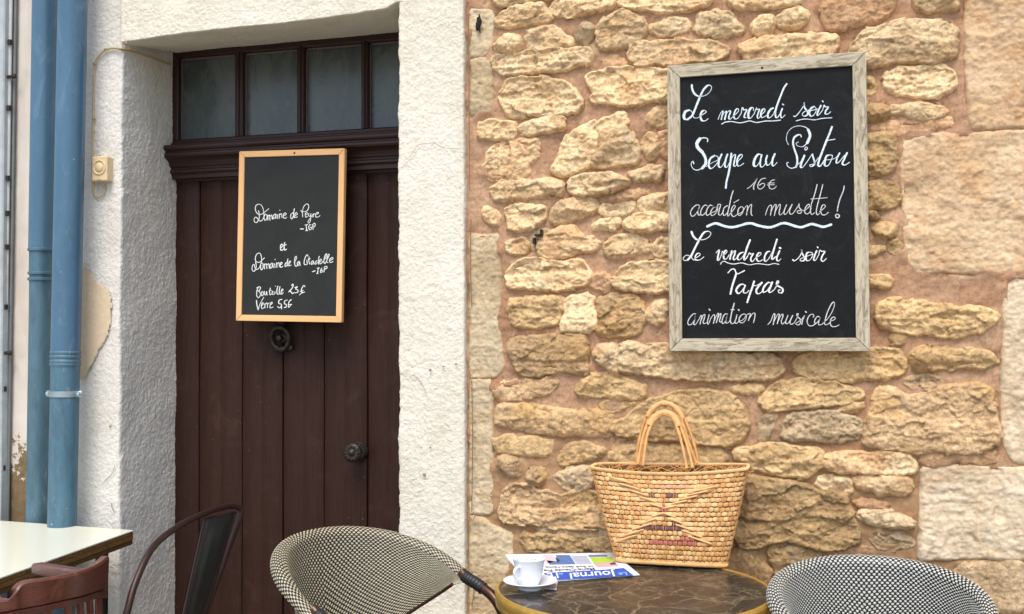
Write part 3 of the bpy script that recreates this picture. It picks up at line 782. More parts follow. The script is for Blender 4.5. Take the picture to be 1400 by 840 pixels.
b = MB(); b.lathe([(0, .012), (.010, .011), (.016, .006), (.019, .003), (.02, -.003)], c+np.array([.006, 0, -.0]), (0, -1, 0), 28)
b.box(c[0]-.012, c[1]-.016, c[2]+.030, c[0]+.012, c[1]+.002, c[2]+.058, .004)
b.lathe([(.0, .016), (.007, .014), (.0095, .008), (.008, 0)], c+np.array([.033, 0, -.032]), (0, -1, 0), 16)
ring = [(c[0]+.031*math.sin(a)*(1+.06*math.cos(a)), c[1]-.020-.006*math.cos(a), c[2]-.002+.036*math.cos(a)) for a in np.linspace(0, 2*math.pi, 41)]
rr = [.0080+.0032*math.exp(-((a-math.pi)/.5)**2)+.0022*math.exp(-min(a, 2*math.pi-a)**2/.12)+.0008*math.sin(a*9) for a in np.linspace(0, 2*math.pi, 41)]
b.tube(ring, rr, 12, cap=False); b.lathe([(0, .034), (.008, .032), (.0105, .026), (.008, .012)], c+np.array([0, 0, -.001]), (0, -1, 0), 16)
b.build('door_knocker', M_IRON, door, smooth=True)
# cornice moulding over the door
prof = [(.0, .0), (.080, .0), (.083, -.004), (.083, -.012), (.079, -.017), (.073, -.019), (.073, -.024), (.080, -.028), (.081, -.034), (.077, -.040), (.066, -.045), (.056, -.052), (.050, -.061), (.048, -.068), (.042, -.070), (.042, -.076), (.046, -.080), (.046, -.086), (.040, -.091), (.028, -.094), (.018, -.100), (.012, -.108), (.010, -.114), (0, -.116)]
zc = 1.958; V = []
for x_ in (-2.088, -1.6, -1.10):
    for (o_, z_) in prof: V.append((x_, YD+.006-o_, zc+z_))
n = len(prof); Fc = [(i*n+k, i*n+k+1, (i+1)*n+k+1, (i+1)*n+k) for i in range(2) for k in range(n-1)]+[tuple(range(n))[::-1], tuple(2*n+k for k in range(n))]
link('door_cornice', V, Fc, M_JOIN, house, smooth=False)
b = MB(); b.box(-2.11, 3.16, 1.852, -1.12, 3.24, 1.952); b.build('transom_bar', M_JOIN, house)
# overlight: frame, glazing bars, four panes
wy = 3.165
zb, ztop = 1.985, 2.262
b = MB()
b.box(-2.083, wy, 1.9575, -1.12, wy+.05, zb, .004); b.box(-2.083, wy+.001, ztop, -1.12, wy+.05, 2.312, .004)
b.box(-2.083, wy+.0005, zb-.004, -2.050, wy+.05, ztop+.004, .004)
b.box(-2.07, wy-.012, 1.9578, -1.12, wy-.0005, 1.972, .003)
win = b.build('overlight_window', M_JOIN, house)
bars = [(onY(320, 130, wy)[0], onY(331, 130, wy)[0]), (onY(405, 120, wy)[0], onY(414.5, 120, wy)[0]), (onY(493, 110, wy)[0], onY(502, 110, wy)[0]), (-1.17, -1.14)]
for x0, x1 in bars:
    b = MB(); b.box(x0, wy+.003, zb-.003, x1, wy+.046, ztop+.003, .0035); mx = (x0+x1)/2; b.box(mx-.0035, wy-.003, zb-.002, mx+.0035, wy+.004, ztop+.002, .002)
    b.build('glazing_bar', M_JOIN, win)
xe = -2.052
M_PUTTY = plain('cracked_putty', '6d625a', .9, bump=.002)
for x0, x1 in bars:
    b = MB(); b.box(xe-.002, wy+.030, zb-.004, x0+.002, wy+.034, ztop+.004); pane = b.build('pane', M_GLASS, win)
    b = MB(); e = .0028
    b.hexa([(xe, wy+.022, zb), (x0, wy+.022, zb), (x0, wy+.0305, zb), (xe, wy+.0305, zb), (xe, wy+.026, zb+e), (x0, wy+.026, zb+e), (x0, wy+.0305, zb+e), (xe, wy+.0305, zb+e)])
    b.box(xe, wy+.022, zb, xe+e, wy+.0305, ztop); b.box(x0-e, wy+.022, zb, x0, wy+.0305, ztop); b.box(xe, wy+.022, ztop-e*1.6, x0, wy+.0303, ztop)
    b.build('putty_line', M_JOIN if x0 < -1.9 else M_PUTTY, win); xe = x1

# ------------------------------------------------------------------ neighbouring wall, shutter edge, pipes, cables, bell
neigh = empty('neighbouring_wall', (-2.6, 2.95, 0), 'pale flaking rendered wall strip left of the blue drainpipes', 'wall')
X, Z = np.meshgrid(np.arange(-4.2, -2.30, .012), np.arange(0, 3.0, .012))
Y = 2.925-.002*fbm(X*20, Z*20, 3, 3)-.001*fbm(X*80, Z*80, 4, 2)
link('render', np.stack([X, Y, Z], -1).reshape(-1, 3), gridfaces(*X.shape), M_NEIGH, neigh)
b = MB(); b.box(-4.2, 2.94, -.1, -2.371, 3.5, 3.0); b.build('wall_core', M_NEIGH, neigh)
xa = onY(9, 300, 2.895)[0]
sh = empty('shutter', (-2.9, 2.9, 0), 'pale grey painted shutter edge at the far left of the photo', 'shutter')
b = MB()
b.box(-3.10, 2.885, .05, xa-.030, 2.912, 2.9, .003); b.build('panel', M_SHUTTER, sh)
b = MB(); b.box(xa-.028, 2.880, .05, xa-.002, 2.915, 2.9, .004); b.build('stile', M_SHUTTER, sh)
cb = empty('conduit', (xa+.01, 2.9, 0), 'thin grey metal conduit with dark clips running up beside the shutter', 'conduit')
p0, p1 = onY(15, 0, 2.905), onY(4, 712, 2.905); dd = (p0-p1); p0 = p0+dd*.8; p1 = p1-dd*.75
b = MB(); b.tube([p1, p0], .0062, 10); b.build('conduit_tube', M_CABLE_G, cb, smooth=True)
b = MB(); b.tube([p1+np.array([.012, .008, 0]), p0+np.array([.012, .008, 0])], .005, 8); b.build('back_strip', plain('dark_grey_strip', '6c6f6f', .6), cb, smooth=True)
for py in (58, 148, 244, 292, 338, 420, 532, 640):
    t = (py-0)/712.; q = onY(15-11*t-.6, py, 2.897)
    b = MB(); b.tube([q-np.array([0, 0, .008]), q+np.array([0, 0, .008])], .0068, 8); b.build('clip', M_IRON, cb)
for py in (105, 483):
    q = onY(14-11*py/712.+3, py, 2.895); b = MB(); b.tube([q+np.array([-.014, 0, 0]), q+np.array([.016, 0, 0])], .0055, 8); b.lathe([(0, .008), (.008, .005), (.009, 0)], q+np.array([.014, -.003, 0]), (0, -1, 0), 10)
    b.build('bracket', M_IRON, cb)
def pxw(px0, px1, py, Y): return abs(onY(px1, py, Y)[0]-onY(px0, py, Y)[0])
# thinner pipe (left)
YA = 2.865
tl, bl = onY(61.5, 0, YA), onY(51, 700, YA)
def along(a, b_, py0, py1, py): t = (py-py0)/(py1-py0); return a+(b_-a)*t
pr = empty('drainpipe', (bl[0], YA, 0), 'narrower blue drainpipe with a dull weathered lower length, further left of the two', 'drainpipe', 'blue drainpipes')
A = lambda py: along(tl, bl, 0, 700, py)
ext_up, ext_dn = A(-320), A(0)+(A(700)-A(0))*2.0
ext_dn = A(0)+(A(700)-A(0))*((A(0)[2]-.05)/(A(0)[2]-A(700)[2]))
b = MB(); b.tube([ext_up, A(343)], .038, 28); b.build('upper_pipe', M_PIPE, pr, smooth=True)
b = MB(); b.tube([A(340), ext_dn], .0335, 28); b.build('lower_pipe', M_PIPE_DK, pr, smooth=True)
b = MB()
for py, r_ in ((344, .039), (376, .0375), (384, .0375)):
    b.tube([A(py-2.2), A(py-1.5), A(py+1.5), A(py+2.2)], [r_-.001, r_+.0012, r_+.0012, r_-.001], 28)
b.tube([A(346), A(376)], .0352, 28); b.build('collar', M_PIPE_OLD, pr, smooth=True)
YB = 2.80
tl2, bl2 = onY(99.5, 0, YB), onY(85, 712, YB)
B = lambda py: along(tl2, bl2, 0, 712, py)
pr2 = empty('drainpipe', (bl2[0], YB, 0), 'wider blue drainpipe held by a shiny metal clamp, nearer the brown door', 'drainpipe', 'blue drainpipes')
dn = B(0)+(B(712)-B(0))*((B(0)[2]-.05)/(B(0)[2]-B(712)[2]))
R2 = .0435
b = MB(); b.tube([B(-330), B(486)], R2, 32); b.build('upper_pipe', M_PIPE, pr2, smooth=True)
b = MB(); b.tube([B(490), B(560), dn], R2-.0012, 32); b.build('lower_pipe', M_PIPE_OLD, pr2, smooth=True)
b = MB()
for py in (484, 489.5, 496, 500): b.tube([B(py-3.3), B(py-.9), B(py+.9), B(py+3.3)], [R2-.001, R2+.002, R2+.002, R2-.001], 32)
b.build('collar', M_PIPE_OLD, pr2, smooth=True)
b = MB(); cc = B(540); up = (B(0)-B(712)); up /= np.linalg.norm(up)
b.tube([cc-up*.0095, cc-up*.008, cc+up*.008, cc+up*.0095], [R2, R2+.0022, R2+.0022, R2], 32)
for s_ in (-1, 1):
    b.box(cc[0]+s_*R2-.003 if s_ > 0 else cc[0]-R2-.020, cc[1]-.006, cc[2]-.0095, cc[0]+R2+.020 if s_ > 0 else cc[0]-R2+.003, cc[1]+.006, cc[2]+.0095, .002)
    b.lathe([(0, .012), (.0055, .010), (.006, .004), (.006, 0)], cc+np.array([s_*(R2+.012), -.002, 0]), (0, -1, 0), 8)
b.build('clamp', M_GALV, pr2, smooth=True)
# doorbell
bc = onY(141, 232, 2.872)
bell = empty('doorbell', (bc[0], 2.88, bc[2]-.04), 'yellowed plastic doorbell box with round button beside blue drainpipe', 'doorbell')
w2, h2 = .0275, .0385
b = MB(); b.box(bc[0]-w2, 2.853, bc[2]-h2, bc[0]+w2, 2.886, bc[2]+h2, .003); b.build('housing', M_BELL, bell)
b = MB(); b.lathe([(.0235, -.001), (.0235, .0022), (.0215, .0030), (.0195, .0022), (.0185, -.001)], (bc[0], 2.853, bc[2]+.004), (0, -1, 0), 36)
b.lathe([(0, .0045), (.010, .0042), (.0128, .0025), (.0132, -.001)], (bc[0], 2.853, bc[2]+.004), (0, -1, 0), 32); b.build('button', M_BELL, bell, smooth=True)
b = MB(); b.box(bc[0]-.006, 2.8525, bc[2]-h2+.004, bc[0]+.006, 2.8545, bc[2]-h2+.0065); b.build('nameplate', plain('name_strip', 'b89c6c'), bell)
wire = empty('bell_wire', (bc[0], 2.88, bc[2]), 'painted bell wire looping from the doorbell up over the jamb to the door frame', 'wire')
P = [onY(x, y, 2.878) for x, y in ((129, 250), (127, 262), (133, 270), (141, 266), (144, 257), (143, 252))]
b = MB(); b.tube(spline(P, 6), .0022, 8)
P = [onY(x, y, 2.878) for x, y in ((127, 262), (126.5, 230), (127, 180), (128, 130), (129, 95), (133, 80), (145, 68), (160, 66))]+[np.array([-2.069, 2.876, onY(167, 67, 2.876)[2]]), np.array([-2.0665, 2.93, 2.226]), np.array([-2.066, 3.03, 2.232]), np.array([-2.066, 3.15, 2.236])]
b.tube(spline(P, 8), .0034, 8); b.build('wire_run', M_CABLE, wire, smooth=True)
for (x_, y_) in ((129, 87), (128, 162), (144, 67), (142, 256)):
    q = onY(x_, y_, 2.874); b = MB(); b.box(q[0]-.005, q[1]-.003, q[2]-.0025, q[0]+.005, q[1]+.006, q[2]+.0025, .001); b.build('wire_clip', M_CABLE, wire)
wire2 = empty('cable', (-2.06, 2.88, 2.24), 'thin painted cable running down the left end of the lintel', 'cable')
P = [onY(x, y, 2.870) for x, y in ((171, -60), (171.5, 0), (172, 30), (172.5, 50), (173, 60))]
b = MB(); b.tube(spline(P, 8), .0030, 8); b.build('cable_run', M_CABLE, wire2, smooth=True)
# ------------------------------------------------------------------ chalkboards with their hand lettering
def plane_hit(px, py, p0, n):
    d = ray(px, py); return CAM+d*(np.dot(np.array(p0)-CAM, n)/np.dot(d, n))
TREG = {'1': (930, 100, 11.667), '2': (1040, 100, 11.667), '3': (930, 168, 8.75), '4': (1050, 168, 8.75), '5': (930, 230, 9.333), '6': (1040, 230, 9.333),
        '7': (925, 310, 11.667), '8': (1035, 310, 11.667), '9': (980, 360, 11.667), '10': (930, 405, 11.667), '11': (1040, 405, 11.667),
        '12': (340, 270, 12.727), '13': (340, 325, 11.667), '14': (340, 380, 15.556)}
# region thin/thick(px of the zoomed region): strokes
LET = {}
LET['Le mercredi soir'] = '''
1 11 34 185,195 190,250 220,320 280,368 350,372 430,340 485,280 500,225 470,195 430,205 370,270 320,370 270,490 215,630 180,690 120,740
1 14 46 140,592 80,620 58,690 75,735 120,742
1 9 12 140,592 180,612 200,660 215,710 260,720 300,705
1 12 36 300,700 380,650 415,625 400,602 360,605 330,650 325,710 350,760 400,762 445,730
1 10 22 605,740 640,650 675,605 680,620 655,740
1 10 26 655,740 690,650 730,610 735,630 710,740
1 10 24 710,740 745,640 790,600 800,625 775,700 790,740 850,690
1 12 26 850,690 920,620 930,580 900,572 870,620 855,680 870,730 920,720 975,640
1 12 26 975,640 985,560 1000,560 1010,590 1060,585 1030,660 1020,705 1050,712
1 12 38 1170,600 1165,560 1135,555 1100,600 1085,670 1095,720 1130,715 1180,650
1 11 22 1180,650 1215,560 1225,585 1265,580 1240,650 1230,710 1255,720 1300,660
1 12 28 1300,660 1350,610 1345,570 1310,590 1285,650 1295,705 1330,705 1372,680
1 15 16 660,815 720,785 820,775 940,795 1020,785 1110,765 1210,790 1300,778 1380,765
2 15 16 70,765 200,765 315,752
2 15 16 0,782 70,765
2 12 34 200,560 160,580 120,640 115,700 150,712 200,660 225,600
2 16 30 415,175 370,240 320,360 260,520 235,620 240,700 270,708 310,650
2 12 26 345,570 320,640 325,708 350,708 390,670
2 12 22 350,497 364,507
2 14 28 530,690 560,690 620,620 680,530 692,470 695,540 740,610 750,660 700,690 665,670 680,630 740,600 800,590
2 12 34 850,535 805,565 775,625 790,680 830,685 880,620 880,560 850,535
2 12 14 790,605 850,590 910,575
2 12 26 960,520 920,600 900,672 930,665 990,590
2 12 20 985,447 996,460
2 12 26 990,590 1010,515 1030,540 1080,545 1040,600 1030,650 1070,655 1115,620
2 14 14 565,765 660,740 740,735 860,748 980,725 1135,715'''
LET['Soupe au Pistou'] = '''
3 12 18 325,228 328,195 285,180 235,192
3 10 42 235,192 200,245 212,300 262,350
3 12 34 262,350 300,420 303,490 262,545
3 9 14 262,545 200,568 150,545 130,495 150,462 162,490
3 10 24 410,393 360,430 340,500 360,548 400,530 450,470 450,410 410,393
3 7 9 310,525 380,480 445,450 470,425
3 9 22 495,380 465,450 460,520 490,530 530,470 565,380
3 9 22 565,380 545,440 535,520 560,530 590,480
3 12 24 612,370 600,480 580,600 555,700 545,780
3 9 18 590,480 630,400 660,385 650,450 640,512 665,515 700,450
3 9 20 700,450 740,410 735,380 705,395 680,450 685,510 715,515 760,485
3 9 30 970,383 930,380 890,440 880,505 910,520 950,470 975,400
3 9 20 975,385 960,450 960,520 990,525 1035,465
4 9 22 -10,395 -25,450 -15,505 20,495 60,430 82,375
4 9 24 82,375 55,440 52,508 75,512 108,475
4 7 12 245,265 220,200 235,120 290,60 370,38 450,55 480,85
4 14 34 480,85 500,130 500,170 470,240
4 7 12 470,240 420,285 360,280 335,250 365,230
4 14 24 398,170 388,145 350,150 310,185 300,250 320,330 345,400 350,480 335,530
4 10 16 335,530 280,545 235,520 225,485 245,475
4 8 12 335,520 390,470 435,395
4 10 26 435,395 400,480 390,530 420,528 480,450
4 9 12 455,290 440,310 450,328 470,315 468,295 455,290
4 9 20 480,450 530,375 535,400 552,450 555,500 515,525 500,505 550,490 600,420
4 14 26 765,50 740,120 690,240 640,370 610,450 600,510 630,515 680,440
4 10 12 690,215 800,198
4 10 26 740,385 700,400 680,460 680,512 720,512 760,440 770,395 740,385
4 7 9 700,445 760,440 810,420 855,368
4 10 20 855,365 825,430 818,482 850,470 900,410 945,362
4 10 24 945,362 910,440 890,490 920,506 975,475'''
LET['16 euros'] = '''
5 9 13 855,262 890,240 950,180 980,130 955,190 935,240 940,272
5 9 12 1090,130 1040,140 1000,190 990,245 1020,268 1060,245 1080,210 1050,195 1010,220
6 9 12 180,150 140,160 110,200 110,250 145,268 180,255 200,230
6 8 9 85,215 175,212
6 8 9 92,192 175,190'''
LET['accordeon musette'] = '''
5 10 13 250,480 210,470 160,510 130,570 150,615 190,595 240,520 250,480 225,560 235,600 265,590
5 10 13 345,480 310,475 270,530 260,590 290,600 330,560
5 10 13 410,480 380,475 345,520 330,580 350,603 395,570
5 10 13 460,495 420,510 390,560 400,605 440,590 475,540 470,500 440,500
5 9 10 395,570 450,550 480,490
5 10 13 480,490 480,465 515,470 495,540 490,590 520,597 550,550
5 10 13 600,480 560,510 545,570 560,605 600,570 625,500
5 10 14 675,290 650,370 625,490 605,580 610,612 650,570
5 10 13 650,570 700,500 690,475 660,510 650,580 680,620 730,590
5 9 10 683,443 748,405
5 10 13 780,490 745,520 735,580 760,605 795,570 805,510 780,490
5 9 9 735,590 790,560 830,500
5 9 12 830,500 850,480 860,500 845,600
5 9 12 850,560 880,490 910,465 905,530 905,590 920,605
6 9 13 60,600 90,510 120,475 140,490 125,600
6 9 13 130,560 170,480 195,465 195,500 175,605
6 9 13 180,570 220,490 245,462 250,490 235,570 250,598 290,560 330,470
6 9 13 330,470 305,530 300,585 330,580 400,465
6 9 13 400,465 370,540 375,585 410,580 460,510 490,460
6 10 14 490,460 490,500 520,540 510,575 475,575 470,550 520,540 560,545
6 10 13 560,545 620,490 615,462 580,490 560,550 580,585 620,570 645,515
6 10 13 720,210 690,330 650,450 635,540 650,592 690,570
6 10 13 792,212 760,340 725,470 710,550 720,597 750,580
6 9 10 640,395 740,388 850,378
6 10 13 750,560 820,500 815,470 785,480 765,540 780,590 820,598 865,565
6 12 14 1065,230 1055,290 1010,400 985,500 978,550
6 15 15 975,585 955,605 965,632 995,630 1003,605 975,585'''
LET['~'] = '''
5 32 36 345,745 420,712 470,708 560,740 660,755 760,735 850,708 920,708 1000,735 1127,757 1207,740 1287,708 1357,706 1447,735 1537,755 1617,732 1677,714 1747,730 1827,750 1925,722'''
LET['Le vendredi soir'] = '''
7 12 34 238,85 265,150 320,205 390,212 470,195 530,150 545,100 500,75 440,95 390,160 330,270 270,390 230,470 180,530
7 12 14 180,530 130,542 105,510 140,465 190,460 235,490 270,530 340,532
7 12 24 290,510 340,480 375,450 360,425 320,440 295,490 310,530 370,532 435,485
7 12 28 630,420 660,385 682,380 665,450 655,530 680,530 715,450 730,400 760,420
7 12 28 745,460 800,410 795,378 765,400 750,460 760,515 800,510 840,450
7 12 26 880,390 865,450 850,520
7 11 26 855,490 900,410 935,385 925,450 905,500 920,532 970,490
7 12 30 1060,410 1010,430 975,480 980,525 1020,520 1070,460 1090,410
7 20 30 1172,215 1130,320 1095,430 1075,500 1085,532 1130,480
7 12 26 1130,480 1160,420 1180,440 1225,430 1190,490 1185,540 1215,557 1260,500
7 12 28 1260,500 1340,450 1340,415 1300,430 1275,490 1290,545 1330,552 1370,530
7 13 14 700,600 725,565 765,555 830,585 920,597 1040,580 1160,610 1280,592 1383,600 1463,610 1553,590 1633,602
8 12 30 200,395 160,410 125,470 120,540 150,550 200,490 235,420
8 20 28 318,205 285,310 250,430 235,500 250,520 300,480
8 12 28 360,390 320,480 315,530 345,548 380,515
8 34 34 362,340 376,346
8 14 26 570,530 600,545 660,500 700,440 710,370 715,420 755,490 750,540 700,548 690,520 750,490
8 13 28 840,408 800,420 780,480 790,540 840,535 885,470 880,420 840,408
8 11 12 780,480 830,460 900,440
8 13 26 950,390 920,460 905,530 935,535 985,450
8 13 22 962,325 972,337
8 13 26 985,450 1000,380 1030,395 1080,400 1040,470 1025,530 1055,555 1105,510'''
LET['Tapas'] = '''
9 18 22 180,155 220,110 260,92 290,110 310,160 350,165 440,120
9 26 32 310,168 280,260 245,370 218,490
9 16 34 455,355 400,335 345,370 310,430 330,475 360,480 410,430 455,355
9 13 20 455,355 430,430 425,468 470,475 515,435
9 18 30 595,290 565,390 525,500 485,625
9 13 14 580,360 640,355 690,325 722,305
9 15 32 718,312 660,380 630,430 640,480 680,485 740,440
9 15 34 870,320 820,310 760,370 735,430 750,465 800,440 850,370 885,305
9 15 32 885,305 850,390 830,450 860,465 920,420
9 15 30 920,420 960,350 990,300 975,285 955,320 970,360 1040,400 1055,440 1030,475 985,465 985,430 1010,430'''
LET['animation musicale'] = '''
10 12 16 245,285 210,285 150,350 120,420 140,460 190,440 230,370 245,310 225,400 215,450 245,450 300,370
10 12 16 300,370 330,310 345,330 325,400 315,450
10 12 16 330,400 365,310 395,300 380,370 365,420 385,440 430,420
10 12 16 460,300 445,360 435,420 450,445 490,350
10 14 22 461,212 473,224
10 12 17 490,350 530,300 550,310 545,370 530,435
10 12 17 545,390 590,290 610,280 600,340 575,425
10 12 17 595,370 630,290 650,285 640,340 625,400 650,415
10 12 17 755,290 720,285 685,330 665,400 680,440 720,400 750,310 730,380 730,430 770,420 800,380
10 13 19 862,115 840,190 815,290 800,380 810,430 840,440 880,400
10 15 16 810,220 860,217
10 12 16 905,300 890,360 870,420 900,435 940,400
10 14 22 927,216 939,228
10 12 17 1030,285 980,300 940,360 950,415 1000,425 1040,380 1055,320 1030,285
10 10 11 940,400 1000,380 1060,300
10 12 16 1060,300 1100,280 1120,290 1100,350 1090,390
10 12 16 1100,360 1150,285 1190,275 1190,330 1170,420
11 13 17 115,455 160,400 200,300 220,280 225,310 200,455
11 12 17 215,400 260,310 290,285 295,310 265,440
11 12 17 280,400 320,310 350,290 355,320 330,400 345,445 390,410 435,310
11 12 17 435,310 400,400 405,440 450,420 510,310
11 12 17 510,310 470,400 480,450 530,430 580,350
11 12 17 580,350 600,285 575,290 590,330 630,370 630,440 590,460 560,440 600,410 650,380
11 12 17 650,380 700,310 670,380 655,450
11 12 20 714,246 726,259
11 13 17 835,340 850,310 820,290 770,320 740,400 765,465 820,475 880,440
11 12 17 950,345 910,325 870,370 860,425 890,430 930,380 950,345 925,410 930,460 980,450
11 12 17 980,450 1060,370 1130,270 1175,150 1165,95 1120,140 1060,270 1030,380 1020,440 1050,460 1110,420
11 12 17 1110,400 1170,380 1190,350 1160,335 1120,370 1110,440 1140,485 1200,485 1250,460'''
SM = {}
SM['Domaine de Peyre'] = '''
12 13 16 170,235 185,300 180,370 150,430 120,440 95,410 100,360 130,345 160,380 200,415 240,390 265,330 260,240 230,150 180,120 130,140 115,200 140,270 190,300 250,280 300,240 350,200
12 14 18 290,290 265,340 280,400 310,380 320,320 290,290
12 14 16 330,310 335,395
12 14 16 335,330 360,310 370,400
12 14 16 370,330 400,310 410,380 428,350
12 14 17 460,290 425,330 430,375 460,350 475,290 475,370
12 14 16 505,300 505,370
12 12 14 538,222 546,228
12 14 16 535,290 535,365
12 14 16 535,310 570,285 580,355
12 14 16 600,320 650,300 640,270 610,290 605,350 640,365 660,345
12 14 17 770,270 735,300 735,360 760,370 780,310
12 14 17 795,200 780,290 790,355
12 14 16 800,320 845,295 830,265 805,290 805,350 850,340
12 13 15 910,230 935,270 940,340
12 13 15 935,270 950,180 990,125 1030,120 1045,170 1020,230 980,250 945,250
12 14 16 985,310 1020,290 1010,265 985,290 995,345 1030,330
12 13 15 1045,280 1045,320 1070,330 1085,280 1080,360 1065,430 1040,450 1035,420 1080,350 1120,310
12 14 16 1120,290 1120,345
12 14 16 1120,310 1145,285
12 14 16 1160,310 1215,280 1200,262 1165,290 1165,335 1200,345 1240,320'''
SM['- IGP'] = '''
12 20 20 900,550 955,550
12 17 18 1000,480 1010,580
12 14 15 980,482 1025,475
12 14 15 990,582 1030,578
12 15 16 1085,480 1060,480 1045,520 1060,565 1090,550 1090,520 1070,525
12 15 16 1115,480 1120,560
12 15 16 1110,480 1140,450 1160,470 1145,510 1120,515'''
SM['et'] = '''
13 15 20 510,170 545,130 530,105 510,130 510,190 530,205 560,180
13 15 20 575,80 565,150 575,200 605,185
13 13 14 555,125 600,115'''
SM['Domaine de la Citadelle'] = '''
13 13 15 110,390 120,450 110,510 80,540 55,510 60,450 85,430 100,480 130,510 170,480 200,400 205,330 190,265 160,248 120,280 105,350 130,390 180,390 250,325
13 14 16 205,400 190,440 200,515 230,480 225,420 205,400
13 13 15 245,420 255,500
13 13 15 255,440 280,420 290,495
13 13 15 290,440 320,420 330,490
13 13 16 370,410 340,440 345,490 370,470 385,410 390,480
13 13 15 415,420 420,480
13 12 13 419,347 427,353
13 13 15 445,400 450,475
13 13 15 450,430 480,400 490,465
13 13 16 505,440 535,410 520,395 505,420 510,475 545,460
13 13 16 600,400 580,430 585,465 610,440
13 13 16 625,340 615,400 625,455
13 13 16 640,420 670,390 655,375 640,400 645,450 675,440
13 13 16 725,400 765,330 755,300 735,340 735,430 755,460 780,440
13 13 16 795,380 775,410 785,450 800,420 810,380 820,445
13 13 16 945,300 935,275 905,310 885,380 890,430 925,430
13 12 14 930,360 935,425
13 12 14 965,310 960,380 975,425
13 11 12 945,345 985,340
13 13 15 1020,370 995,400 1005,430 1025,400 1030,370 1040,425
13 13 15 1085,370 1060,400 1065,430 1095,400
13 13 15 1125,300 1110,370 1115,425
13 13 15 1130,390 1165,360 1150,345 1130,370 1140,420 1170,400
13 13 15 1170,400 1225,330 1245,270 1230,265 1205,330 1200,400 1225,415
13 13 15 1225,400 1270,320 1285,275 1270,270 1250,330 1245,390 1265,400
13 13 15 1290,370 1345,340 1335,320 1300,340 1290,380 1310,400 1345,380'''
SM['-IGP'] = '''
13 16 16 1018,545 1060,530
13 16 16 1110,490 1095,575
13 12 13 1090,490 1130,485
13 12 13 1080,575 1110,570
13 14 15 1165,490 1145,530 1150,560 1175,545 1170,520 1150,530
13 14 15 1210,470 1200,550
13 14 15 1205,470 1245,460 1245,490 1210,505'''
SM['Bouteille 23 euros'] = '''
14 18 20 200,210 175,280 170,370 200,425 240,390 250,340 220,290 190,280
14 18 20 170,220 210,195 250,200 240,250 215,280
14 18 20 290,290 270,330 280,380 310,360 310,310 290,290
14 17 20 335,290 335,350 365,360 380,290 390,370
14 17 20 460,220 445,300 455,360 480,350
14 14 15 430,280 485,270
14 17 20 490,330 520,300 505,290 500,350 540,350
14 17 20 560,300 555,340
14 15 16 565,178 575,184
14 18 22 620,180 600,260 605,340 630,350
14 18 22 665,190 650,270 655,340 680,345
14 17 20 690,300 730,260 715,240 690,290 700,350 740,310
14 20 26 910,165 940,135 945,170 910,240 850,300 890,290 930,335 970,315
14 19 22 980,210 1035,190 1000,240 1045,260 1040,310 990,320
14 19 22 1195,190 1180,165 1150,190 1120,260 1130,320 1190,305
14 16 18 1090,295 1165,270
14 16 18 1080,365 1150,300'''
SM['Verre 5,50 euros'] = '''
14 18 24 165,480 175,580 200,680
14 16 20 200,680 240,560 320,415
14 17 20 265,600 310,560 300,530 270,570 280,655 330,630
14 17 19 345,550 345,640
14 17 19 345,570 385,535
14 17 19 400,545 400,635
14 17 19 400,570 435,535
14 17 20 450,590 500,545 490,520 460,560 455,640 515,625
14 19 22 710,460 650,475 640,545 690,560 690,610 650,640 615,610
14 17 19 705,610 695,665
14 19 22 820,475 770,490 760,550 800,570 795,620 755,635
14 17 22 905,465 860,510 845,580 850,630 905,570
14 18 24 840,575 915,565'''
def write_line(name, txt, p0, n, lift, mt, parent, label, wob=0):
    V, Fc = [], []
    n = np.array(n, float); n /= np.linalg.norm(n)
    for si, ln in enumerate(txt.strip().splitlines()):
        q = ln.split(); ox, oy, s_ = TREG[q[0]]; w0, w1 = float(q[1])/s_, float(q[2])/s_
        P = np.array([[float(a) for a in t.split(',')] for t in q[3:]]); P = P/s_+np.array([ox, oy])
        S = spline(P, 7 if len(P) > 2 else 4)
        T = np.gradient(S, axis=0); L = np.linalg.norm(T, axis=1)+1e-9; T = T/L[:, None]
        dn = sst(-.1, .75, T[:, 1]); w = (w0+(w1-w0)*dn)*.5*(.84 if oy > 260 and ox < 400 else .92)
        for _ in range(2): w = np.convolve(np.pad(w, 2, 'edge'), np.ones(5)/5, 'valid')
        w = w*(1+.10*np.array([vnoise(np.array([i*.55]), np.array([si*3.1]), 12)[0] for i in range(len(w))]))
        k = len(V); N2 = np.stack([-T[:, 1], T[:, 0]], 1)
        lf = lift+.00006*si
        for i in range(len(S)):
            for sg in (-1, 1):
                c = S[i]+N2[i]*w[i]*sg; V.append(plane_hit(c[0], c[1], np.array(p0)+n*lf, n))
        for i in range(len(S)-1): a = k+2*i; Fc.append((a, a+1, a+3, a+2))
        for e, d_ in ((0, -1), (len(S)-1, 1)):      # rounded ends
            m0 = len(V); c = S[e]
            a0 = math.atan2(N2[e][1], N2[e][0])
            for j in range(7):
                a = a0-d_*math.pi*j/6*1.0; V.append(plane_hit(c[0]+w[e]*math.cos(a), c[1]+w[e]*math.sin(a), np.array(p0)+n*lf, n))
            Fc.append(tuple(range(m0, m0+7)) if d_ > 0 else tuple(range(m0, m0+7))[::-1])
    o = link(name, V, Fc, mt, parent, smooth=False); o['label'] = label; return o
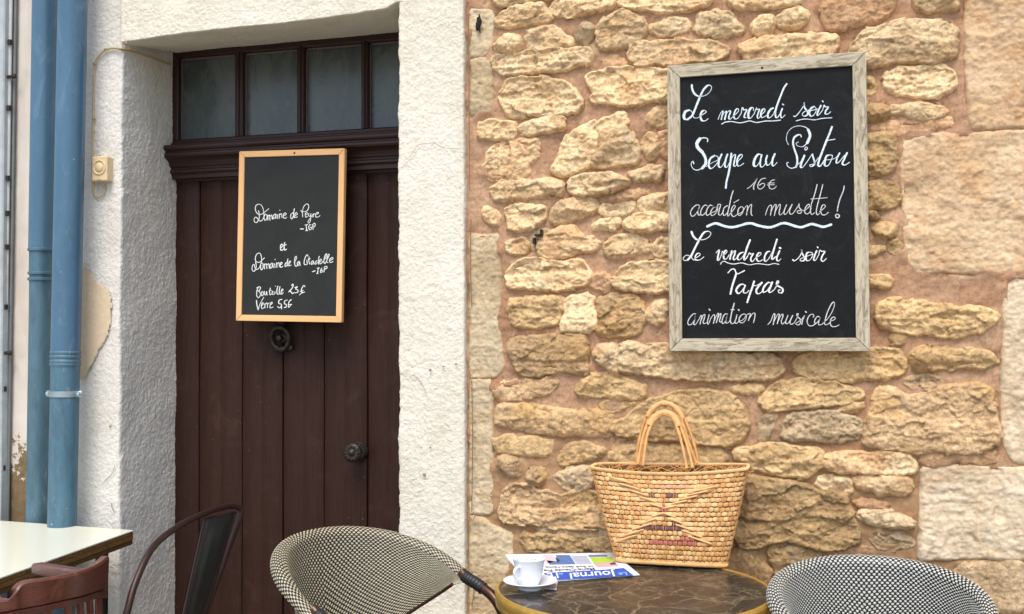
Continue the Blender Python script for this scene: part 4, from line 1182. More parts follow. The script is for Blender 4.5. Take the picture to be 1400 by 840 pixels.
def framed_board(root, c, fw, th, rec, fm, bm, hookhole=None, chip=0):
    """c: four front outer corners tl,tr,br,bl"""
    c = [np.array(p) for p in c]; n = np.cross(c[1]-c[0], c[3]-c[0]); n /= np.linalg.norm(n)
    if n[1] > 0: n = -n
    ctr = sum(c)/4; X = (c[1]-c[0]); X /= np.linalg.norm(X); Zu = np.cross(X, n); 
    if Zu[2] < 0: Zu = -Zu
    ins = []
    for i, p in enumerate(c):
        sx = 1 if i in (0, 3) else -1; sz = -1 if i in (0, 1) else 1; ins.append(p+X*sx*fw+Zu*sz*fw)
    for i in range(4):
        j = (i+1) % 4; eps = (c[j]-c[i])/np.linalg.norm(c[j]-c[i])*.0004
        a, b_, d_, e_ = c[i]+eps, c[j]-eps, ins[j]-eps, ins[i]+eps
        mb = MB(); mb.hexa([a-n*th, b_-n*th, d_-n*th, e_-n*th, a, b_, d_, e_], .0016)
        mb.build('frame_rail', fm['x' if i in (0, 2) else 'z'], root)
    mb = MB(); g = .0015
    ii = [p for p in ins]; o_ = []
    for i, p in enumerate(ii):
        sx = -1 if i in (0, 3) else 1; sz = 1 if i in (0, 1) else -1; o_.append(p+X*sx*.004+Zu*sz*.004-n*rec)
    mb.hexa([p-n*.006 for p in o_]+o_); slate = mb.build('slate', bm, root)
    if hookhole is not None:
        h = plane_hit(hookhole[0], hookhole[1], c[0], n); mb = MB(); mb.lathe([(0, .0006), (.0028, .0006), (.0036, -.0002)], h, n, 14); mb.build('hanging_hole', M_DARK, root, smooth=True)
    return n, ctr-n*rec
# large board on the stone wall
YF = 2.842
px = [(912, 90), (1184, 70), (1190, 481), (915, 480)]
cs = [onY(x, y, YF) for x, y in px]
xl, xr = (cs[0][0]+cs[3][0])/2, (cs[1][0]+cs[2][0])/2; zt_, zb_ = (cs[0][2]+cs[1][2])/2, (cs[2][2]+cs[3][2])/2
bb = empty('chalkboard', ((xl+xr)/2, YF+.02, zb_), 'large chalkboard in weathered grey wood frame on the stone wall, written over with evening menu', 'chalkboard')
n_, p_ = framed_board(bb, [(xl, YF, zt_), (xr, YF, zt_), (xr, YF, zb_), (xl, YF, zb_)], .0335, .026, .007, M_FR2, M_BOARD, (1042, 93))
names = {'~': 'thick wavy chalk line', '16 euros': 'price 16 € in thin chalk', 'accordeon musette': 'writing: accordéon musette !'}
for k, t in LET.items():
    write_line('chalk_writing', t, p_, n_, .0005, M_CHALKB if k in ('~', 'Soupe au Pistou', 'Le mercredi soir') else (M_CHALKF if k in ('16 euros', 'accordeon musette', 'animation musicale') else M_CHALK), bb, names.get(k, 'writing: '+k))
# small board hung on the door
pt = [(327, 208, 3.090), (471, 202, 3.090), (467, 440, 3.094), (322, 440, 3.094)]
cs = [onY(*q) for q in pt]
wv = ((cs[1]-cs[0])+(cs[2]-cs[3]))/2; hv = ((cs[3]-cs[0])+(cs[2]-cs[1]))/2; wv = wv-hv*np.dot(wv, hv)/np.dot(hv, hv); ct = sum(cs)/4
cs = [ct-wv/2-hv/2, ct+wv/2-hv/2, ct+wv/2+hv/2, ct-wv/2+hv/2]
sb = empty('chalkboard', (ct[0], ct[1]+.02, cs[2][2]), 'small chalkboard in pale new wood frame hung on the brown door above the knocker', 'chalkboard')
n_, p_ = framed_board(sb, cs, .0195, .018, .004, M_FR1, M_BOARD2, (402.5, 209.5))
for k, t in SM.items():
    write_line('chalk_writing', t, p_, n_, .0005, M_CHALK, sb, {'Bouteille 23 euros': 'writing: Bouteille 23 €', 'Verre 5,50 euros': 'writing: Verre 5,5 €'}.get(k, 'writing: '+k))
# ------------------------------------------------------------------ round table
TC = np.array([-.4070, 2.477]); TR = .3175; TZ = .74
m = NM('dark_brown_marble_laminate', rough=.28, spec=.35)
c = m.mix(m.ramp(m.noise(9, 6, .65, .8), [(.35, 0.0), (.7, 1.0)]), srgb('1f1e1d'), srgb('34302d'))
dco = m.n.new('ShaderNodeVectorMath'); dco.operation = 'MULTIPLY_ADD'; m.L(m.noise(7, 4, .6, 0, out='Color'), dco.inputs[0]); dco.inputs[1].default_value = (.12, .12, .12); m.L(m.co, dco.inputs[2])
flat = m.sc((1, 1, 0), co=dco.outputs[0])
v1 = m.ramp(m.vor(5.5, 'DISTANCE_TO_EDGE', flat), [(.0, 1.0), (.005, .6), (.013, 0.0)])
v2 = m.ramp(m.vor(15, 'DISTANCE_TO_EDGE', flat), [(.0, .8), (.03, .35), (.06, 0.0)])
v2 = m.math('MULTIPLY', v2, m.ramp(m.noise(8, 3), [(.45, 0.0), (.6, 1.0)]))
v3 = m.math('MULTIPLY', m.ramp(m.vor(36, 'DISTANCE_TO_EDGE', flat), [(.0, .7), (.05, .3), (.09, 0.0)]), m.ramp(m.noise(12, 3, .6, 1), [(.5, 0.0), (.62, 1.0)]))
gate = m.ramp(m.noise(5, 3), [(.35, .25), (.55, 1.0)])
c = m.mix(m.math('MULTIPLY', v3, .6), c, srgb('8f8470')); c = m.mix(m.math('MULTIPLY', v2, .75), c, srgb('8b7c62')); c = m.mix(m.math('MULTIPLY', m.math('MULTIPLY', v1, gate), .7), c, srgb('948260'))
m.color(c); m.rough(m.ramp(m.noise(20, 4), [(.3, .2), (.7, .34)])); M_MARBLE = m.m
M_BRASS = plain('brass_rim', 'c9a04a', .4, .6, .5, .14, 30)
M_BLKMETAL = plain('black_cast_metal', '1e1c1b', .45, .4, .5)
rt = empty('round_table', (TC[0], TC[1], 0), 'round bistro table with dark veined marble top and brass rim before the stone wall', 'table')
b = MB(); R_ = TR-.0095; b.lathe([(0, 0), (R_*.5, 0), (R_, 0), (R_+.004, -.001), (R_+.004, -.02), (0, -.02)], (TC[0], TC[1], TZ), n=96); b.build('tabletop', M_MARBLE, rt, smooth=True)
b = MB(); b.lathe([(R_-.001, -.003), (R_-.0005, .001), (R_+.002, .0028), (R_+.006, .003), (R_+.009, .0015), (R_+.0105, -.001), (R_+.0125, -.002), (R_+.0145, -.005), (R_+.015, -.012), (R_+.014, -.019), (R_+.0125, -.021), (R_+.0135, -.024), (R_+.012, -.031), (R_+.006, -.033), (R_-.001, -.030)], (TC[0], TC[1], TZ), n=128)
b.v = [tuple(np.array([TC[0]+(x-TC[0])*k_, TC[1]+(y-TC[1])*k_, z])) for x, y, z in b.v for k_ in [(R_+(math.hypot(x-TC[0], y-TC[1])-R_)*.7)/math.hypot(x-TC[0], y-TC[1])]]
b.build('brass_rim', M_BRASS, rt, smooth=True)
b = MB(); b.lathe([(0, -.0205), (.12, -.0205), (.12, -.028), (.03, -.045), (.024, -.08), (.024, -.62), (.034, -.64), (.034, -.68), (0, -.68)], (TC[0], TC[1], TZ), n=28); b.build('column', M_BLKMETAL, rt, smooth=True)
for k in range(4):
    a = math.radians(45+90*k); d = np.array([math.cos(a), math.sin(a), 0]); o = np.array([TC[0], TC[1], 0])
    b = MB(); b.tube(spline([o+d*.02+[0, 0, .12], o+d*.08+[0, 0, .10], o+d*.18+[0, 0, .04], o+d*.27+[0, 0, .022]], 6), [.018]*12+[.016]*7, 10); b.lathe([(0, .02), (.02, .018), (.022, 0)], o+d*.27, (0, 0, 1), 12); b.build('foot', M_BLKMETAL, rt, smooth=True)
# newspaper
ZN = TZ+.0005
M_PAPER = plain('newsprint', 'dcdedf', .8, var=.04)
pn = [(691, 760), (838, 757.5), (874, 787), (737, 797), (716, 790)]
npr = empty('newspaper', tuple(onZ(780, 778, ZN)), 'folded newspaper with blue masthead lying upside down between cup and basket', 'newspaper')
for k, (dx, dz) in enumerate(((0, 0), (1.1, .0011), (-.6, .0022))):
    top = [onZ(x+dx*(1 if i in (1, 2) else -.4), y+dx*.25, ZN) for i, (x, y) in enumerate(pn)]
    mb = MB(); V = []
    for q in top: V.append(q+[0, 0, dz])
    for q in top: V.append(q+[0, 0, dz+.0009])
    nn = len(top); mb.add(V, [tuple(range(nn))[::-1], tuple(range(nn, 2*nn))]+[(i, (i+1) % nn, nn+(i+1) % nn, nn+i) for i in range(nn)]); mb.build('sheet', M_PAPER, npr)
ZP = ZN+.0034
N5 = lambda x, y: (680+x/7., 745+y/7.)
def printed(name, pts, col, lift=.0002, rough=.75, region=True):
    q = [onZ(*(N5(*p) if region else p), ZP+lift) for p in pts]; V = q+[p-np.array([0, 0, .00015]) for p in q]; n = len(q)
    return link(name, V, [tuple(range(n)), tuple(range(n, 2*n))[::-1]]+[(i, n+i, n+(i+1) % n, (i+1) % n) for i in range(n)], plain(name+'_ink', col, rough, var=.06), npr, smooth=False)
printed('masthead', [(440, 270), (1000, 240), (1210, 222), (1300, 290), (1000, 310), (760, 325), (560, 338), (500, 325)], '2b50b0')
printed('blue_photo', [(560, 98), (690, 98), (750, 186), (500, 190), (470, 150), (575, 160)], '53709f')
printed('pale_picture', [(425, 100), (530, 98), (575, 150), (470, 185), (450, 150)], 'd9b9c0')
printed('dark_detail', [(555, 120), (575, 130), (600, 150), (585, 168), (568, 160)], '2a2f3c', .0004)
printed('column_block', [(700, 108), (855, 104), (905, 185), (760, 188)], 'b9bdcc')
printed('green_photo', [(885, 122), (1090, 118), (1125, 160), (925, 178)], 'a9c43a')
printed('dark_strip', [(865, 98), (1045, 96), (1060, 112), (880, 118)], '6a7a98', .0001)
printed('pink_photo', [(925, 180), (1125, 162), (1165, 205), (955, 214)], 'c9a0a4')
printed('people_detail', [(1075, 178), (1120, 165), (1140, 188), (1085, 192)], '4a3a30', .0004)
def font_mesh(txt):
    cu = bpy.data.curves.new('t', 'FONT'); cu.body = txt; cu.resolution_u = 3; cu.offset = .012; o = bpy.data.objects.new('t', cu); COL.objects.link(o)
    dg = bpy.context.evaluated_depsgraph_get(); me = bpy.data.meshes.new_from_object(o.evaluated_get(dg)); bpy.data.objects.remove(o)
    V = np.array([v.co[:] for v in me.vertices]); Fc = [tuple(p.vertices) for p in me.polygons]; bpy.data.meshes.remove(me); bpy.data.curves.remove(cu); return V, Fc
def print_text(txt, start, end, h0, mt, label):
    """start, end: px of first and last letters' baselines; h0: px of a point at capital height above start"""
    V, Fc = font_mesh(txt); x0, x1 = V[:, 0].min(), V[:, 0].max(); h = .7
    A_, B_, H_ = [onZ(*p, ZP+.0006) for p in (start, end, h0)]
    W = A_+((V[:, 0]-x0)/(x1-x0))[:, None]*(B_-A_)+(V[:, 1]/h)[:, None]*(H_-A_)
    o = link('print', W, Fc, mt, npr, smooth=False); o['label'] = label
M_WHITEINK = plain('white_ink', 'e8edf5', .7, var=.02); M_LBLUE = plain('light_blue_ink', '8fb8e8', .7, var=.02); M_BLACKINK = plain('black_ink', '2b2c34', .7, var=.05)
print_text('Journal', N5(1128, 246), N5(690, 272), N5(1150, 300), M_WHITEINK, 'white masthead word Journal')
print_text('Le', N5(1232, 262), N5(1155, 268), N5(1246, 292), M_LBLUE, 'light blue masthead word Le')
print_text('de', N5(628, 270), N5(582, 273), N5(632, 290), M_LBLUE, 'small light blue masthead word')
print_text("l'E", N5(572, 268), N5(470, 276), N5(590, 318), M_WHITEINK, 'white masthead letters')
print_text('Marie-Claude Pie', N5(925, 222), N5(440, 238), N5(940, 242), M_BLACKINK, 'black headline, upper line')
print_text('le Sud dans l\u2019\u00e2me', N5(905, 200), N5(455, 208), N5(920, 216), M_BLACKINK, 'black headline, lower line')
for k in range(6):
    y0 = 114+k*12; printed('small_print', [(712+k*9, y0), (852+k*9, y0-3), (854+k*9, y0+1), (714+k*9, y0+4)], '8d92a3', .0004)
# cup, saucer, sugar
M_CHINA = plain('white_china', 'e4e7ea', .15, var=.01); M_COFFEE = plain('coffee_dregs', '6b4a2c', .5)
sc_ = onZ(725, 805, TZ); sz = TZ
saucer = empty('saucer', (sc_[0], sc_[1], sz), 'white china saucer standing half on the newspaper at the table edge', 'saucer')
b = MB(); b.lathe([(0, .0055), (.020, .0055), (.024, .006), (.030, .0065), (.046, .0125), (.0605, .0185), (.0622, .0190), (.0618, .0205), (.0600, .0208), (.046, .0150), (.033, .0100), (.0225, .0088), (.0215, .0088), (.0205, .0075), (0, .0075)], (sc_[0], sc_[1], sz), n=64)
b.lathe([(.018, .0065), (.0195, -.0), (.027, 0), (.029, .007)], (sc_[0], sc_[1], sz), n=48); b.build('dish', M_CHINA, saucer, smooth=True)
cc = np.array([sc_[0]-.003, sc_[1]+.001, sz+.0078])
cup = empty('coffee_cup', tuple(cc), 'empty white espresso cup with coffee traces standing on its saucer', 'cup')
b = MB(); b.lathe([(0, .003), (.0195, .003), (.021, 0), (.0225, .0005), (.0228, .004), (.026, .012), (.0295, .022), (.0325, .036), (.0350, .050), (.0372, .0585), (.0380, .0600), (.0378, .0610), (.0366, .0608), (.0345, .056), (.0325, .048), (.0300, .036), (.0265, .022), (.021, .010), (.012, .006), (0, .0055)], cc, n=64)
b.build('bowl', M_CHINA, cup, smooth=True)
ang = math.radians(246); hd = np.array([math.cos(ang), math.sin(ang), 0])
hp = [cc+hd*.0330+[0, 0, .046], cc+hd*.044+[0, 0, .047], cc+hd*.053+[0, 0, .040], cc+hd*.050+[0, 0, .028], cc+hd*.040+[0, 0, .021], cc+hd*.029+[0, 0, .019]]
b = MB(); b.tube(spline(hp, 6), .0034, 10); b.build('handle', M_CHINA, cup, smooth=True)
b = MB(); b.lathe([(0, .0078), (.012, .0082), (.0195, .0105)], cc, n=32); b.build('coffee_dregs', M_COFFEE, cup, smooth=True)
b = MB()
b.lathe([(.0349, .0565), (.0339, .0535), (.0333, .0515)], cc, n=40); v_ = b.v; b.v = v_; keepf = [f_ for f_ in b.f if math.sin(f_[0] % 40*.7) > -.2]; b.f = keepf; b.m = [0]*len(keepf); b.build('coffee_stain', plain('coffee_stain_tone', 'b89a78', .3), cup, smooth=True)
sg = empty('sugar_packet', tuple(onZ(756, 804, TZ)), 'small pinkish paper sugar packet sticking out from beneath the saucer', 'packet')
m = NM('printed_packet_paper', rough=.7); m.color(m.mix(m.ramp(m.noise(300, 3), [(.45, 0.0), (.6, 1.0)]), srgb('cfc3bd'), srgb('9c7f80')))
q = [onZ(x, y, TZ+.0005) for x, y in ((744, 806), (761, 808), (763, 795), (752, 796))]; mb = MB(); mb.hexa([p for p in q]+[p+[0, 0, .004] for p in q], .0012); mb.build('paper', m.m, sg)

# ------------------------------------------------------------------ straw basket
straws = [plain('straw_%s' % n, c, .6, var=.16, scale=90, bump=.0008, bs=300) for n, c in (('light', 'dcab70'), ('pale', 'e3ba80'), ('gold', 'cf9a5c'), ('tan', 'bf8a50'))]
M_RED = plain('straw_dyed_red', 'b8675a', .6, var=.2, scale=90); M_PUR = plain('straw_dyed_purple', '6d4845', .6, var=.25, scale=90); M_PINK = plain('straw_faded_pink', 'd49c78', .6, var=.15, scale=90)
M_STRAWDK = plain('straw_gap', '6b4a28', .9, var=.2)
fl, fr = onY(841, 772, 2.715), onY(991, 778, 2.715); tlx, trx = onY(810, 632, 2.80), onY(1022, 643, 2.80)
zb0 = TZ+.006; zt0 = (tlx[2]+trx[2])/2
bk = empty('basket', ((fl[0]+fr[0])/2, 2.755, TZ), 'woven straw basket bag with red and purple stripes leaning against the stone wall', 'basket')
def bk_center(v):
    t = v; return np.stack([(fl[0]+fr[0])/2*(1-t)+(tlx[0]+trx[0])/2*t, 2.752*(1-t)+2.806*t, zb0*(1-t)+zt0*t], -1)
def bk_pt(u, v):
    """u in 0..1 round the bag starting at the left end, front first; v up"""
    u = np.asarray(u, float); v = np.asarray(v, float); u, v = np.broadcast_arrays(u, v)
    # superellipse sampled by arclength
    th = np.linspace(0, 2*math.pi, 721); e = .42
    ce, se = np.cos(th+math.pi), np.sin(th+math.pi)
    X = np.sign(ce)*np.abs(ce)**e*1.0; Y = np.sign(se)*np.abs(se)**e*.32
    L = np.r_[0, np.cumsum(np.hypot(np.diff(X), np.diff(Y)))]; L /= L[-1]
    x = np.interp(u % 1.0, L, X); y = np.interp(u % 1.0, L, Y)
    a = ((fr[0]-fl[0])/2)*(1-v)+((trx[0]-tlx[0])/2)*v+.002*np.sin(math.pi*v)
    bdep = (.036*(1-v)+.062*v)/.32
    c = bk_center(v); bulge = .012*np.sin(math.pi*v)*(1-x*x)
    sag = -.013*np.cos(x*math.pi/2)*v**3*np.where(y < 0, 1.0, .2)+.004*x*v
    return np.stack([c[..., 0]+a*x, c[..., 1]+bdep*y+np.where(y < 0, -bulge, bulge*.3), c[..., 2]+sag], -1)
def bk_n(u, v):
    e = .004; du = bk_pt(u+e, v)-bk_pt(u-e, v); dv = bk_pt(u, np.minimum(v+e, 1))-bk_pt(u, np.maximum(v-e, 0)); n = np.cross(du, dv); return n/(np.linalg.norm(n, axis=-1, keepdims=True)+1e-12)
def pillows(S, N, us, vs, du, dv, h, skew=None, flat_=.55, lift=0):
    """us,vs: tile centres; returns verts (n*9) faces (n*4)"""
    g = np.array([(-1, -1), (0, -1), (1, -1), (-1, 0), (0, 0), (1, 0), (-1, 1), (0, 1), (1, 1)], float)
    hh = np.array([-.1, flat_, -.1, .3, 1, .3, -.1, flat_, -.1])
    gu = g[None, :, 0]*np.asarray(du).reshape(-1, 1)*.5; gv = g[None, :, 1]*np.asarray(dv).reshape(-1, 1)*.5*np.where(np.abs(g[:, 0]) > 0, .72, 1)[None]
    if skew is not None: gv = gv+g[None, :, 0]*np.asarray(skew).reshape(-1, 1)*.5
    U = us[:, None]+gu; Vv = np.clip(vs[:, None]+gv, 0, 1)
    P = S(U, Vv)+N(U, Vv)*(hh[None, :, None]*np.asarray(h).reshape(-1, 1, 1)+lift)
    f = np.array([(0, 1, 4, 3), (1, 2, 5, 4), (3, 4, 7, 6), (4, 5, 8, 7)]); n = len(us)
    Fq = (np.arange(n)[:, None, None]*9+f[None]).reshape(-1, 4); return P.reshape(-1, 3), Fq
# dark inner shell
nu, nv = 160, 26
U, Vv = np.meshgrid(np.linspace(0, 1, nu), np.linspace(0, 1, nv)); Pg = bk_pt(U, Vv)-bk_n(U, Vv)*.0015
o = link('lining', Pg.reshape(-1, 3), gridfaces(nv, nu), M_STRAWDK, bk)
U0 = np.linspace(0, 1, nu)[:-1]; base = list(bk_pt(U0, np.zeros(nu-1))); base_c = bk_center(np.array(0.0))
link('bottom', base+[base_c], [(i, (i+1) % (nu-1), nu-1) for i in range(nu-1)], straws[3], bk)
rows, cols = 19, 62
uu, vv, du, dv, mi, hh = [], [], [], [], [], []
rb = random.Random(3)
for r_ in range(rows):
    for c_ in range(cols):
        u_ = (c_+(.5 if r_ % 2 else 0))/cols; v_ = (r_+.5)/rows*.965+.008
        p = bk_pt(u_, v_); d_ = p-CAM; z_ = d_@_f; qx, qy = 700+F_PX*(d_@_r)/z_, 420-F_PX*(d_@_u)/z_
        front = p[1] < bk_center(np.array(v_))[1]
        m_ = rb.choices((0, 1, 2, 3), (6, 4, 3, 1.2))[0]; w_ = 1.0
        if r_ < 4 and m_ < 2 and rb.random() < .3: m_ = 2
        if r_ >= 18 and rb.random() < .55: m_ = rb.choice((2, 3))
        if front:
            for (y0, xa, xb, mm, pr) in ((664, 890, 955, 6, .8), (677, 890, 934, 5, .75), (694, 903, 914, 4, 1), (702, 903, 914, 4, 1), (720, 872, 935, 5, .95), (740, 889, 955, 4, .95)):
                if abs(qy-y0) < 3.7 and xa < qx < xb and rb.random() < pr: m_ = mm
            # the woven cross of long straws
            for (ax, ay, bx_, by_) in ((907, 698, 842, 660), (907, 698, 966, 664), (907, 698, 848, 738), (907, 698, 966, 742)):
                t = ((qx-ax)*(bx_-ax)+(qy-ay)*(by_-ay))/((bx_-ax)**2+(by_-ay)**2)
                if .12 < t < 1.0 and abs(ay+(by_-ay)*t-qy) < 4.6 and abs(ax+(bx_-ax)*t-qx) < 8 and m_ < 4: w_ = 2.3; m_ = rb.choice((1, 1, 0))
        uu.append(u_); vv.append(v_+rb.gauss(0, .0018)); du.append(w_*.98/cols*rb.uniform(.92, 1.04)); dv.append(.965/rows*rb.uniform(.86, 1.0)); mi.append(m_); hh.append((.0032 if w_ == 1 else .0042)*rb.uniform(.8, 1.25))
P, Fq = pillows(bk_pt, bk_n, np.array(uu), np.array(vv), du, dv, hh)
tag(link('straw_weave', P, Fq, None, bk, smooth=True, mats=straws+[M_RED, M_PUR, M_PINK], fmat=np.repeat(mi, 4)), kind='stuff')
# the cross of long straws laid over the plaiting
b = MB()
for (ex_, ey_) in ((842, 652), (972, 665), (849, 741), (962, 743)):
    for k_ in range(5):
        t = .14+.19*k_; cx_, cy_ = 907+(ex_-907)*t, 698+(ey_-698)*t; sl_2 = (ey_-698)/(ex_-907)*.42; pts = []
        for s_ in np.linspace(-1, 1, 7):
            x_ = cx_+s_*(11+2*k_)*.9+rb.uniform(-.3, .3); y_ = cy_+s_*(11+2*k_)*.9*sl_2; v_ = (772-y_)/140.
            pts.append(onY(x_, y_, float(bk_pt(np.array(.25), np.array(v_))[1])-.0016+.0030*abs(s_)**3))
        b.tube(spline(pts, 2), [.0008]+[.0026]*11+[.0008], 6)
tag(b.build('cross_straws', straws[0], bk, smooth=True), kind='stuff')
# thin upright bindings between the plaits
b = MB()
for c_ in range(0, cols):
    u_ = (c_+.25+.5*(c_ % 2 == 0))/cols; vs_ = np.linspace(0, .985, 22); ph = rb.uniform(0, 3)
    q = bk_pt(u_+.0006*np.sin(vs_*40+ph), vs_)+bk_n(np.full(22, u_), vs_)*(.0026+.0016*np.sin(vs_*rows*math.pi+ph))[:, None]
    b.tube(q, .0007, 4)
tag(b.build('upright_binding', straws[2], bk, smooth=True), kind='stuff')
# plaited rim and foot
def plait(v_, amp, r_, turns, name, k3=3):
    b = MB(); n = turns*9
    for s_ in range(k3):
        u_ = np.linspace(0, 1, n); a = u_*turns*2*math.pi+s_*2*math.pi/k3; q = bk_pt(u_, np.full(n, v_)); nn = bk_n(u_, np.full(n, v_))
        q = q+nn*(amp*np.cos(a)+.001)[:, None]+np.array([0, 0, 1.0])*(amp*1.15*np.sin(a)+.001)[:, None]; b.tube(q, r_, 6, mi=0)
    return tag(b.build(name, straws[1 if v_ > .5 else 0], bk, smooth=True), kind='stuff')
plait(.990, .0026, .0021, 50, 'plaited_rim'); plait(.012, .0026, .0025, 36, 'plaited_foot')
# handles: two bent canes each, bound over the crown
def handle(ptsL, Ys, name):
    grp = None
    P1 = [onY(x, y, Y_) for (x, y), Y_ in zip(ptsL[0], Ys)]; P2 = [onY(x, y, Y_-.004) for (x, y), Y_ in zip(ptsL[1], Ys)]
    b = MB()
    for P_ in (P1, P2):
        S_ = spline(P_, 9); rr_ = [.0038+.0008*max(0, math.sin(i*.72))**6*2 for i in range(len(S_))]; b.tube(S_, rr_, 9)
    o = b.build(name, straws[2], bk, smooth=True)
    S_ = (spline(P1, 12)+spline(P2, 12))/2; n = len(S_); a0, a1 = int(n*.31), int(n*.72); T_ = S_[a0:a1]
    T_ = spline(T_, 5); i_ = np.arange(len(T_)); rr_ = .0062+.0010*np.abs(np.sin(i_*.42))
    b = MB(); b.tube(T_, rr_, 12); b.build('handle_binding', straws[0], bk, smooth=True)
handle([[(870, 632), (873, 607), (880, 580), (889, 560), (906, 550), (926, 557), (939, 580), (949, 608), (955, 634)], [(876, 630), (879, 607), (884, 582), (892, 563), (906, 553), (923, 560), (934, 582), (943, 610), (952, 634)]], [2.835, 2.84, 2.848, 2.85, 2.85, 2.85, 2.848, 2.84, 2.835], 'handle')
handle([[(872, 635), (876, 612), (881, 591), (890, 572), (907, 562), (924, 569), (933, 590), (941, 615), (947, 640)], [(879, 637), (882, 612), (886, 592), (894, 576), (907, 567), (920, 573), (928, 592), (934, 615), (939, 641)]], [2.742, 2.76, 2.775, 2.79, 2.795, 2.79, 2.775, 2.76, 2.742], 'handle')
b = MB()
for k in range(70):
    side = rb.random(); u_ = rb.uniform(.03, .47) if side < .6 else rb.uniform(.53, .97); p = bk_pt(np.array(u_), np.array(.985)); 
    q = bk_pt(np.array(1-u_+rb.gauss(0, .06)), np.array(.97)); mid = (p+q)/2+np.array([rb.gauss(0, .012), 0, rb.uniform(-.012, .004)])
    b.tube(spline([p, mid, q], 4), .0011, 5)
for k in range(46):
    u_ = rb.uniform(0, 1); p = bk_pt(np.array(u_), np.array(.975)); a = rb.gauss(0, 1.1); l = rb.uniform(.008, .022); b.tube([p, p+np.array([math.sin(a)*l, -.002, math.cos(a)*l*.5+.002])], .0006, 4)
tag(b.build('loose_straw', straws[2], bk, smooth=True), kind='stuff')

# ------------------------------------------------------------------ white table with wooden edge, at the left
M_WHITETOP = NM('white_laminate', rough=.18, spec=.5); M_WHITETOP.color(M_WHITETOP.mix(M_WHITETOP.noise(3, 3), srgb('dcdcc4'), srgb('e4e4d4'))); M_WHITETOP = M_WHITETOP.m
M_PLY = wood_mat('table_edge_wood', 'x', '8a6a3c', '6a4d28', '4a3318', .5); M_PLYD = wood_mat('table_edge_wood_dark', 'x', '5f4626', '4a3520', None, .6)
C0 = onZ(182.5, 725, .75); dL = onZ(0, 712, .75)-C0; dL /= np.linalg.norm(dL); dS = onZ(0, 790, .75)-C0; dS /= np.linalg.norm(dS)
wt = empty('table', tuple(C0*[1, 1, 0]+dL*.6*[1, 1, 0]+dS*.4*[1, 1, 0]), 'rectangular white laminate table with brown ribbed wooden edge at the lower left', 'table')
def slab(z0, z1, inset, Lx=1.15, Ly=.80):
    a = C0+dL*inset+dS*inset; q = [a, a+dL*(Lx-2*inset), a+dL*(Lx-2*inset)+dS*(Ly-2*inset), a+dS*(Ly-2*inset)]
    return [np.array([p[0], p[1], z0]) for p in q]+[np.array([p[0], p[1], z1]) for p in q]
b = MB(); b.hexa(slab(.7462, .75, 0), .0006); b.build('tabletop', M_WHITETOP, wt)
b = MB(); b.hexa(slab(.7345, .7460, .0006), .001); b.hexa(slab(.7335, .7345, .004)); b.hexa(slab(.7215, .7335, .0), .0012); b.build('edge_moulding', M_PLY, wt)
b = MB(); b.hexa(slab(.7205, .7214, .004)); b.hexa(slab(.7085, .7205, .0012), .0012); b.build('lower_edge_moulding', M_PLYD, wt)
for a, c in ((.07, .07), (1.08, .07), (1.08, .73), (.07, .73)):
    p = C0+dL*a+dS*c; b = MB(); b.tube([(p[0], p[1], .7085), (p[0], p[1], 0)], .018, 16); b.build('leg', M_BLKMETAL, wt, smooth=True)

# ------------------------------------------------------------------ brown wooden chair tucked under that table
m = NM('reddish_brown_varnished_wood', rough=.35, spec=.5)
gr = m.noise(5, 6, .7, 1.4, co=m.sc((6, 6, 30)))
c = m.mix(m.ramp(gr, [(.3, 0.0), (.72, 1.0)]), srgb('4a261c'), srgb('6e3d2c')); c = m.mix(m.ramp(m.noise(7, 5, .7, 1.5), [(.6, 0.0), (.72, .7)]), c, srgb('8a5640'))
m.color(c); m.bump(gr, .25, .001); M_CHAIRW = m.m
wc = empty('wooden_chair', tuple(onZ(40, 840, .4)*[1, 1, 0]), 'reddish brown wooden chair with curved back rail tucked under the white table', 'chair')
D_ = [2.40, 2.33, 2.25, 2.18, 2.12, 2.07, 2.045, 2.03, 2.03, 2.06, 2.14]
tp = [(149.5, 760), (140, 768.5), (128, 775), (112, 781), (90, 787), (60, 792), (33, 796.5), (20, 811), (5, 821), (-25, 815), (-60, 800)]
bt = [(147, 810), (140, 808), (128, 812), (112, 817), (90, 822), (60, 829), (33, 834), (20, 836.5), (5, 839), (-25, 842), (-60, 842)]
T_ = spline([atD(x, y, d) for (x, y), d in zip(tp, D_)], 5); B_ = spline([atD(x, y, d+.006) for (x, y), d in zip(bt, D_)], 5)
tg = np.gradient(T_, axis=0); nrm = np.cross(tg, np.array([0, 0, 1.0])); nrm /= np.linalg.norm(nrm, axis=1)[:, None]; nrm *= np.sign(nrm[:, 1:2].mean())
th = .021; V = []
for i in range(len(T_)):
    t_, b__, n_ = T_[i], B_[i], nrm[i]*th; e = (t_-b__); e /= np.linalg.norm(e)
    V += [t_-e*.004, t_+n_*.2, t_+n_*.8, t_-e*.004+n_, b__+e*.004+n_, b__+n_*.8, b__+n_*.2, b__+e*.004]
Fc = [(i*8+k, i*8+(k+1) % 8, (i+1)*8+(k+1) % 8, (i+1)*8+k) for i in range(len(T_)-1) for k in range(8)]+[tuple(range(8))[::-1], tuple((len(T_)-1)*8+k for k in range(8))]
o = link('back_rail', V, Fc, M_CHAIRW, wc, smooth=False); autosmooth(o, 35)
